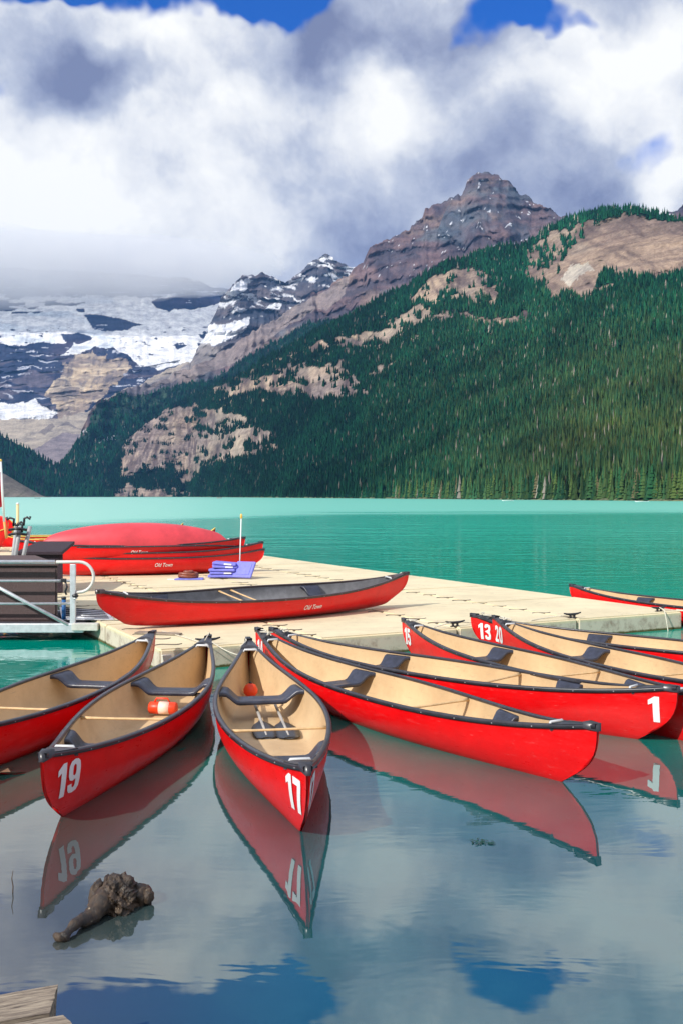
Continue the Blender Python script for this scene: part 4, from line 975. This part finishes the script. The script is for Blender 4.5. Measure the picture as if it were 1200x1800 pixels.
lathe('label_band', [(.0535, -.035), (.0565, -.034), (.0565, .06), (.0535, .061)], mat('pale_label', base=(.85, .6, .5), rough=.5, var=.2), t)
tube('jug_handle', [(-.05, 0, -.08), (-.085, 0, -.06), (-.085, 0, .04), (-.05, 0, .06)], .009, orange_m, t)
t = empty('foam_ball', (-.885, 9.45, .10)); tag(t, 'orange-red rounded float tucked in the bow of canoe 17 behind the seat', 'float')
lathe('float_shell', [(.005, -.07), (.04, -.06), (.068, -.02), (.07, .015), (.05, .055), (.015, .072)], orange_m, t); lathe('float_cap', [(.015, .070), (.017, .074), (.014, .085), (.005, .086)], black_m, t)

# blue kneeling pads, pole with yellow tip
pad_m = mat('periwinkle_foam', base=(.20, .21, .72), rough=.7, var=.12, vscale=20)
def dpt(px, py): d = 1700 * (CAMZ - DZ) / (py - 872); return ((px - 600) / 1700 * d, d)
pads = [(-2.50, 20.55, .02, 0, 0), (-2.49, 20.56, .085, .1, 0), (-2.50, 20.54, .15, -.08, 0), (-2.47, 20.55, .215, .15, .04), (-2.46, 20.56, .28, -.05, .08)]
nm = ['bottom', 'second lowest', 'middle', 'second highest', 'topmost']
for k, (x, y, z, rz, ry) in enumerate(pads):
    t = empty('foam_pad', (x, y, DZ + z), rz); t.rotation_euler = (0, ry, rz); tag(t, f'{nm[k]} violet-blue foam pad in the pile in front of the canoe stack', 'foam pad', 'violet-blue foam pads on the dock')
    bm = bmesh.new(); box_bm(bm, (0, 0, .03), (.62 - .03 * k, .40, .056)); bm_obj('pad_slab', bm, pad_m, t, bevel=.02)
    if k in (1, 3, 4):
        bm = bmesh.new(); box_bm(bm, (.08, -.205, .03), (.16, .012, .03)); bm_obj('white_tag', bm, white_m, t, bevel=.002)
t = empty('foam_pad', (-2.06, 20.28, DZ + .012), -.15); t.rotation_euler = (R(52), R(0), R(-22)); tag(t, 'violet-blue foam pad leaning against the right of the pad pile', 'foam pad', 'violet-blue foam pads on the dock')
bm = bmesh.new(); box_bm(bm, (-.02, .20, .03), (.44, .40, .056)); bm_obj('pad_slab', bm, pad_m, t, bevel=.02)
bm = bmesh.new(); box_bm(bm, (-.02, .20, .062), (.32, .28, .012)); bm_obj('raised_panel', bm, pad_m, t, bevel=.006)
t = empty('marker_pole', (-2.17, 20.62, DZ + .02)); tag(t, 'thin white pole with a yellow tip standing among the blue pads', 'pole')
tube('pole_shaft', [(0, 0, 0), (.04, 0, 1.25)], .012, white_m, t); lathe('tip', [(.012, 1.24), (.026, 1.25), (.026, 1.31), (.015, 1.34), (.004, 1.345)], yellow_m, t).location = (.04, 0, 0)
x, y = dpt(333, 1019)
o = prism('foam_pad', [(x - .28, y - .16), (x + .30, y - .12), (x + .28, y + .16), (x - .22, y + .14)], DZ + .004, DZ + .035, pad_m, bevel=.008); tag(o, 'thin blue pad lying flat under the brown coiled bundle', 'foam pad')
br_m = mat('brown_leather', base=(.22, .06, .035), rough=.35, var=.4, vscale=30, bump=.4)
t = empty('coiled_bundle', (x - .02, y + .02, DZ + .036)); tag(t, 'dark reddish-brown coiled bundle lying on a blue pad', 'bundle')
for k, (rr_, zz) in enumerate(((.15, .035), (.14, .085), (.06, .12))):
    tube('coil', [(math.cos(a) * rr_ * 1.2 + .01 * math.sin(3 * a), math.sin(a) * rr_ * .8, zz + .008 * math.sin(2 * a)) for a in [2 * math.pi * q / 24 for q in range(24)]], .034, br_m, t, 8, closed=True)
o = prism('paper_scrap', [(x - .45, y - .05), (x - .30, y - .09), (x - .28, y - .02), (x - .42, y + .03)], DZ + .004, DZ + .02, white_m, bevel=.004); tag(o, 'small pale scrap lying left of the brown bundle', 'scrap')

# ------------------------------------------------------------------ gangway
gw = empty('gangway', (0, 0, 0)); tag(gw, 'aluminium gangway with tubular railing leading left off the dock', 'gangway')
GY = 13.35
tube('top_rail', [(-9.5, GY, 1.09), (-3.95, GY, 1.09)], .028, alu_m, gw); 
for z in (.83, .515): tube('middle_rail', [(-9.5, GY, z), (-3.74, GY, z)], .018, alu_m, gw)
tube('diagonal_brace', [(-5.3, GY - .01, 1.05), (-3.76, GY - .01, .22)], .026, alu_m, gw)
tube('diagonal_brace', [(-5.36, GY - .01, 1.05), (-6.9, GY - .01, .22)], .026, alu_m, gw)
def post(x, z1=1.09, y=GY): 
    bm = bmesh.new(); box_bm(bm, (x, y, (.12 + z1) / 2), (.075, .05, z1 - .12)); bm_obj('post', bm, alu_m, gw, bevel=.006)
post(-3.70, 1.06); post(-5.33, 1.07); post(-6.95, 1.07)
bm = bmesh.new(); box_bm(bm, (-6.55, GY, .18), (6.0, .06, .125)); bm_obj('side_beam', bm, alu_m, gw, bevel=.008)
bm = bmesh.new(); box_bm(bm, (-6.55, GY + 1.5, .18), (6.0, .06, .125)); bm_obj('side_beam', bm, alu_m, gw, bevel=.008)
deckdark = mat('dark_walkway', base=(.06, .06, .08), rough=.8, var=.3)
bm = bmesh.new(); box_bm(bm, (-6.55, GY + .75, .215), (5.98, 1.43, .05)); bm_obj('walkway_deck', bm, deckdark, gw)
hoop = [(-3.93, GY, 1.09), (-3.7, GY, 1.09)] + [(-3.62 + .20 * math.sin(a), GY + .02, .88 + .21 * math.cos(a)) for a in [math.pi * q / 12 for q in range(0, 13)]] + [(-3.70, GY, .67)]
tube('end_hoop', hoop, .022, mat('pale_hoop', base=(.70, .68, .64), rough=.4), gw)
# ribbed transition plate
pl = empty('ramp_plate', (0, 0, 0)); tag(pl, 'ribbed aluminium transition plate between gangway and dock', 'ramp plate')
mesh_obj('plate', [(-3.9, 13.5, .29), (-3.18, 13.55, .272), (-3.55, 14.6, .272), (-4.25, 14.6, .33), (-3.9, 13.5, .27), (-3.18, 13.55, .262), (-3.55, 14.6, .262), (-4.25, 14.6, .31)], [(0, 1, 2, 3), (4, 5, 1, 0), (5, 6, 2, 1), (6, 7, 3, 2), (7, 4, 0, 3)], alu_m, pl, smooth=False)
for k in range(10):
    f = (k + 1) / 11; a = Vector((-3.9, 13.5, .298)).lerp(Vector((-4.25, 14.6, .338)), f); b = Vector((-3.18, 13.55, .280)).lerp(Vector((-3.55, 14.6, .280)), f)
    tube('rib', [a.lerp(b, .08), a.lerp(b, .92)], .008, deckdark if k % 2 else alu_m, pl, 6)
bm = bmesh.new(); box_bm(bm, (-3.52, 13.33, .20), (.36, .12, .10)); bm_obj('hinge_bracket', bm, mat('galvanised', base=(.6, .58, .53), rough=.5, var=.2), pl, bevel=.01)
# latch and strap on the post
t = empty('latch_chain', (-3.80, GY - .03, .80)); tag(t, 'small dark latch hanging on the gangway post', 'latch')
tube('chain', [(.0, 0, .02), (.03, -.01, -.05), (.0, 0, -.12), (.02, 0, -.16)], .014, black_m, t); bm = bmesh.new(); box_bm(bm, (-.02, 0, .04), (.07, .04, .05)); bm_obj('latch_body', bm, black_m, t, bevel=.006)
t = empty('end_knob', (-3.66, GY - .03, .60)); tag(t, 'small dark round knob on the gangway post', 'knob'); lathe('knob_head', [(.012, 0), (.04, .01), (.045, .03), (.03, .05), (.01, .055)], black_m, t); lathe('knob_base', [(.03, -.015), (.03, .001)], alu_m, t)
# brown storage box on the gangway
def speck(n, p, oc, LO=(0.025, 0.014, 0.022), HI=(0.085, 0.055, 0.075)):
    f = n.noise(oc, 90, 3, 0.8); n.put(p.inputs['Base Color'], n.mixc(n.mr(f, 0.45, 0.7), LO, HI))
brown_m = mat('brown_carpet', lambda n, p, oc: speck(n, p, oc, (0.085, 0.055, 0.055), (0.17, 0.115, 0.115)), rough=.9); dkb = mat('dark_brown_edge', base=(.03, .02, .025), rough=.8)
t = empty('storage_box', (-5.2, 14.4, .24)); tag(t, 'large brown box standing on the gangway behind the railing', 'box')
fx = lambda pts: [(a + 5.2, b - 14.4) for a, b in pts]
prism('box_body', fx([(-9.0, 13.55), (-3.97, 13.55), (-4.87, 15.35), (-9.9, 15.35)]), 0.0, .78, brown_m, t, bevel=.01)
prism('box_lid', fx([(-9.03, 13.51), (-3.94, 13.51), (-4.86, 15.38), (-9.9, 15.38)]), .785, .82, brown_m, t, bevel=.008)
prism('front_panel', fx([(-4.93, 13.535), (-4.0, 13.535), (-4.0, 13.548), (-4.93, 13.548)]), .03, .74, brown_m, t)
prism('dark_side_panel', fx([(-5.2, 13.53), (-4.95, 13.53), (-4.95, 13.548), (-5.2, 13.548)]), .03, .74, dkb, t)
t = empty('blue_tube', (-3.87, 13.50, .28)); tag(t, 'short blue tube upright beside the gangway post', 'tube'); lathe('tube_wall', [(.03, 0), (.03, .28)], mat('blue_plastic', base=(.02, .12, .35), rough=.4), t, 12); lathe('tube_cap', [(.034, .28), (.034, .31), (.02, .315)], black_m, t, 12)
# dark sloping crate beyond the box
t = empty('dark_crate', (-5.6, 17.9, DZ)); tag(t, 'dark speckled crate with sloping top left of the canoe stack', 'crate')
fc = [(-5.75, 17.2), (-4.88, 17.2), (-4.98, 18.6), (-5.78, 18.6)]
fc = [(-5.78, 17.3), (-4.88, 17.3), (-5.08, 18.8), (-5.88, 18.8)]
fc = [(a + 5.6, b - 17.9) for a, b in fc]
fb = [fc[0], (-4.98 + 5.6, 17.32 - 17.9), (-5.62 + 5.6, 18.7 - 17.9), fc[3]]
prism('crate_body', fb, 0.01, [.70, .70, .78, .78], mat('black_mesh', speck, rough=.9), t, bevel=.012)
lid_ = [(-5.80 + 5.6, 17.24 - 17.9), (-4.97 + 5.6, 17.24 - 17.9), (-5.19 + 5.6, 18.85 - 17.9), (-5.90 + 5.6, 18.85 - 17.9)]
bm = bmesh.new(); lo_ = [bm.verts.new((a, b, z)) for (a, b), z in zip(lid_, (.69, .69, .80, .80))]; hi_ = [bm.verts.new((a, b, z)) for (a, b), z in zip(lid_, (.75, .75, .86, .86))]
bm.faces.new(lo_[::-1]); bm.faces.new(hi_)
for q in range(4): bm.faces.new((lo_[q], lo_[(q + 1) % 4], hi_[(q + 1) % 4], hi_[q]))
bmesh.ops.recalc_face_normals(bm, faces=bm.faces); bm_obj('crate_lid', bm, bpy.data.materials['black_mesh'], t, bevel=.01)

# poles, flag
t = empty('equipment_poles', (-5.45, 16.0, 0)); tag(t, 'bundle of grey tubes with black clamps leaning behind the brown box', 'poles')
for dx, dy, tx in ((0, 0, .14), (.09, .05, .20), (-.05, .1, .10)):
    tube('grey_tube', [(dx, dy, .6), (dx + tx, dy, 1.50)], .035, mat('grey_tube', base=(.42, .43, .44), rough=.5, var=.15) if dx == 0 else bpy.data.materials['grey_tube'], t)
for k, (dx, dz, s_) in enumerate(((.10, 1.55, 1), (.17, 1.52, -1), (.20, 1.63, 1), (.03, 1.62, -1))):
    tube('clamp', [(dx, 0, dz - .12), (dx + .01, 0, dz), (dx + .06 * s_, 0, dz + .02), (dx + .10 * s_, 0, dz - .01), (dx + .11 * s_, 0, dz + .035)], .020, black_m, t)
for zz in (1.36, 1.44): tube('clamp', [(-.03, -.04, zz), (.12, -.06, zz + .03), (.27, -.04, zz)], .022, black_m, t)
t = empty('pale_pole', (-10.9, 32.6, 0)); tag(t, 'short pale yellow upright pole behind the grey tubes', 'pole'); tube('pole_shaft', [(0, 0, .2), (0, 0, 1.72)], .05, mat('pale_wood', base=(.80, .62, .32), rough=.6), t); lathe('pole_cap', [(.055, 1.72), (.055, 1.76), (.02, 1.78)], white_m, t, 12)
fl = empty('flagpole', (-8.30, 24.0, 0)); tag(fl, 'leaning white flagpole with orange foot at the left edge', 'flagpole')
tube('pole_lower', [(0, 0, .95), (-.055, 0, 1.36)], .035, mat('orange_paint', base=(.75, .35, .10), rough=.5), fl)
tube('pole_upper', [(-.058, 0, 1.36), (-.15, 0, 2.86)], .032, white_m, fl); lathe('pole_tip', [(.036, 0), (.04, .03), (.02, .06)], yellow_m, fl, 12).location = (-.152, 0, 2.86)
def flag_build(n, p, oc):
    sp = n.new('ShaderNodeSeparateXYZ'); n.put(sp.inputs[0], n.new('ShaderNodeUVMap').outputs[0])
    u = sp.outputs[0]; a = n.math('GREATER_THAN', n.math('ABSOLUTE', n.math('SUBTRACT', u, .5)), .25)
    n.put(p.inputs['Base Color'], n.mixc(a, (.85, .82, .82), (.75, .02, .04)))
V = []; F = []; nu, nv = 25, 15; uv = []
for j in range(nv):
    for i in range(nu):
        u, v = i / (nu - 1), j / (nv - 1); V.append((-.155 + .045 * (1 - v) + .05 * v - u * (.10 + .13 * v) - .01, .05 * math.sin(u * 16 + v), 2.70 - v * .95 - u * .35 * (1 - .4 * v))); uv.append((u, v))
for j in range(nv - 1):
    for i in range(nu - 1): a = j * nu + i; F.append((a, a + 1, a + nu + 1, a + nu))
fo = mesh_obj('flag', V, F, mat('flag_cloth', flag_build, rough=.8)); fo.location = fl.location; tag(fo, 'red and white flag hanging limp from the leaning pole at the left edge', 'flag')
uvl = fo.data.uv_layers.new(name='UVMap')
for lp in fo.data.loops: uvl.data[lp.index].uv = uv[lp.vertex_index]

# ------------------------------------------------------------------ driftwood, timber, twigs
def wood_build(n, p, oc):
    f = n.noise(oc, 14, 8, 0.75); f2 = n.noise(oc, 45, 4, .7)
    c = n.mixc(n.mr(f, .38, .62), (.012, .008, .006), (.078, .048, .028)); c = n.mixc(n.mr(f2, .62, .70), c, (.34, .27, .18)); n.put(p.inputs['Base Color'], c)
    b = n.new('ShaderNodeBump'); b.inputs['Strength'].default_value = .9; b.inputs['Distance'].default_value = .012; n.put(b.inputs['Height'], n.math('ADD', f, n.math('MULTIPLY', f2, .4))); n.put(p.inputs['Normal'], b.outputs[0])
    n.put(p.inputs['Roughness'], n.mr(f, .3, .7, .3, .7))
dw_m = mat('wet_driftwood', wood_build, spec=.6)
t = empty('driftwood_stump', (-1.10, 4.72, 0)); tag(t, 'wet brown driftwood stump with one limb, breaking the surface at the lower left', 'driftwood')
bm = bmesh.new(); bmesh.ops.create_icosphere(bm, subdivisions=5, radius=1.0)
for v in bm.verts:
    c = v.co.copy(); r_ = 1 + .40 * float(fbm(c.x * 1.5 + 3, c.y * 1.5, c.z * 1.5, 3, .5)) + .17 * float(fbm(c.x * 3.2 + 3, c.y * 1.3, c.z * 3.2, 4, .55, ridged=True)) - .10 * (abs(math.sin(c.x * 5 + c.z * 7 + 2 * c.y)) > .93)
    v.co = Vector((c.x * .108 * r_, c.y * .13 * r_, c.z * .108 * r_ + .026))
bm_obj('root_knob', bm, dw_m, t, smooth=False)
for nm_, c0, s_ in (('side_knob', (.105, .05, .035), (.06, .07, .05)), ('small_knob', (.155, .02, .04), (.028, .035, .035)), ('bark_flap', (-.095, .03, .03), (.04, .08, .08))):
    bm = bmesh.new(); bmesh.ops.create_icosphere(bm, subdivisions=4, radius=1.0)
    for v in bm.verts:
        c = v.co.copy(); r_ = 1 + .3 * float(fbm(c.x * 2 + c0[0] * 30, c.y * 2, c.z * 2, 4)); v.co = Vector((c.x * s_[0] * r_ + c0[0], c.y * s_[1] * r_ + c0[1], c.z * s_[2] * r_ + c0[2]))
    bm_obj(nm_, bm, dw_m, t, smooth=True)
pts = []; rad = []
for k in range(22):
    f = k / 21; pts.append((-.03 - .115 * f + .008 * math.sin(f * 5), -.05 - .33 * f, .055 - .035 * f + .01 * math.sin(f * 11))); rad.append(.048 * (1 - f)**1.3 + .016 + .003 * math.sin(k * 1.7) + (.010 if k > 19 else 0))
o = tube('limb', pts, rad, dw_m, t, 14)
tube('limb_stub', [(-.14, -.37, .01), (-.175, -.375, .02), (-.19, -.36, .022)], [.022, .02, .012], dw_m, t, 8)
tw_m = mat('twig', base=(.09, .06, .04), rough=.8)
o = tube('twig', [(-1.66, 4.88, -.05), (-1.655, 4.88, .03), (-1.662, 4.88, .07), (-1.655, 4.88, .11)], [.004, .003, .0025, .0015], tw_m, None, 5); tag(o, 'thin bare twig sticking up out of the water at the lower left', 'twig')
t = empty('floating_debris', (-2.42, 6.95, 0)); tag(t, 'small pale leaf and twig debris floating at the left edge below the left canoe', 'debris')
tube('stick', [(-.10, 0, .01), (-.02, .03, .02), (.06, .0, .012), (.14, .03, .008)], [.012, .014, .010, .004], tw_m, t, 6); tube('stick', [(-.05, -.06, .01), (.0, .02, .03), (.03, .09, .02)], [.006, .01, .004], tw_m, t, 6)
mesh_obj('leaf', [(-.06, -.02, .012), (0, -.05, .03), (.05, -.01, .02), (.01, .045, .035), (-.04, .03, .02)], [(0, 1, 2, 3, 4)], mat('dry_leaf', base=(.62, .46, .24), rough=.7), t, smooth=False)
for k, (x, y, lb) in enumerate(((.505, 5.28, 'small dark wave reflection put in as flat flecks right of canoe 17'),)):  # flat dark flecks put in where a wave mirrors something dark
    t = empty('dark_ripple_patch', (.81, 5.58, .004)); tag(t, 'small dark wave reflection put in as flat flecks between canoe 17 and the plain-ended canoe', 'reflection')
    for q in range(26):
        a = random.uniform(0, 6.28); r_ = random.uniform(0, 1)**.5; cx, cy = math.cos(a) * r_ * .07, math.sin(a) * r_ * .055; l = random.uniform(.01, .028); b = random.uniform(0, 6.28)
        if q == 0: wm = mat('ripple_dark', base=(.01, .06, .05), rough=.6)
        mesh_obj('dark_fleck', [(cx - l * math.cos(b), cy - l * math.sin(b), 0), (cx + .006 * math.sin(b), cy - .006 * math.cos(b), .003), (cx + l * math.cos(b), cy + l * math.sin(b), 0), (cx - .006 * math.sin(b), cy + .006 * math.cos(b), .003)], [(0, 1, 2, 3)], wm, t, smooth=False)
# weathered timber corner
def timber(n, p, oc):
    m = n.new('ShaderNodeMapping'); n.put(m.inputs[0], oc); m.inputs['Scale'].default_value = (2, 22, 22)
    f = n.noise(m.outputs[0], 3, 8, .7); c = n.mixc(n.mr(f, .35, .65), (.40, .33, .25), (.13, .10, .08)); c = n.mixc(n.mr(n.noise(m.outputs[0], 1.3, 5, .7), .56, .62), c, (.05, .035, .03)); n.put(p.inputs['Base Color'], c)
    b = n.new('ShaderNodeBump'); b.inputs['Strength'].default_value = .8; b.inputs['Distance'].default_value = .01; n.put(b.inputs['Height'], f); n.put(p.inputs['Normal'], b.outputs[0])
tm = mat('weathered_timber', timber, rough=.85)
for k, (x, y, ln, lb) in enumerate(((-1.30, 3.25, .9, 'weathered timber end at the lower left corner, furthest out'), (-1.18, 3.07, .9, 'weathered timber end at the lower left corner, middle one'), (-1.06, 2.89, .9, 'weathered timber end at the lower left corner, nearest one'))):
    bm = bmesh.new(); box_bm(bm, (-ln / 2, 0, -.12), (ln, .172, .24)); bmesh.ops.subdivide_edges(bm, edges=list(bm.edges), cuts=9, use_grid_fill=True)
    for v in bm.verts:
        c = v.co; f_ = float(fbm(c.x * 3 + k * 7, c.y * 14, c.z * 9 + k, 4)); v.co += Vector((.012 * f_ + ((.22 * c.y) * (-1)**k if c.x > -.02 else 0), .004 * f_, .005 * f_))
    o = bm_obj('timber', bm, tm, None, smooth=False); o.location = (x + .31, y + .08, .27 + .004 * k); o.rotation_euler = (0, R(2), R(24)); tag(o, lb, 'timber', 'weathered timbers at the lower left corner')

# tiny far canoes and shore marks
for k, (px, py, m_, lb) in enumerate(((386, 875.6, red_m, 'tiny red canoe far out on the lake, left of centre'), (66, 876.0, black_m, 'tiny dark canoe far off near the left shore'), (892, 880.8, white_m, 'tiny white boat at the far right shore, left one'), (1128, 882.6, white_m, 'tiny white boat at the far right shore, right one'))):
    d = 3400 / (py - 872); t, H = make_canoe(((px - 600) / 1700 * d - 2.5, d), ((px - 600) / 1700 * d + 2.5, d + 1), lb, 'tiny boats far across the lake', hullm=m_, seats=(), th=(), decks=False)
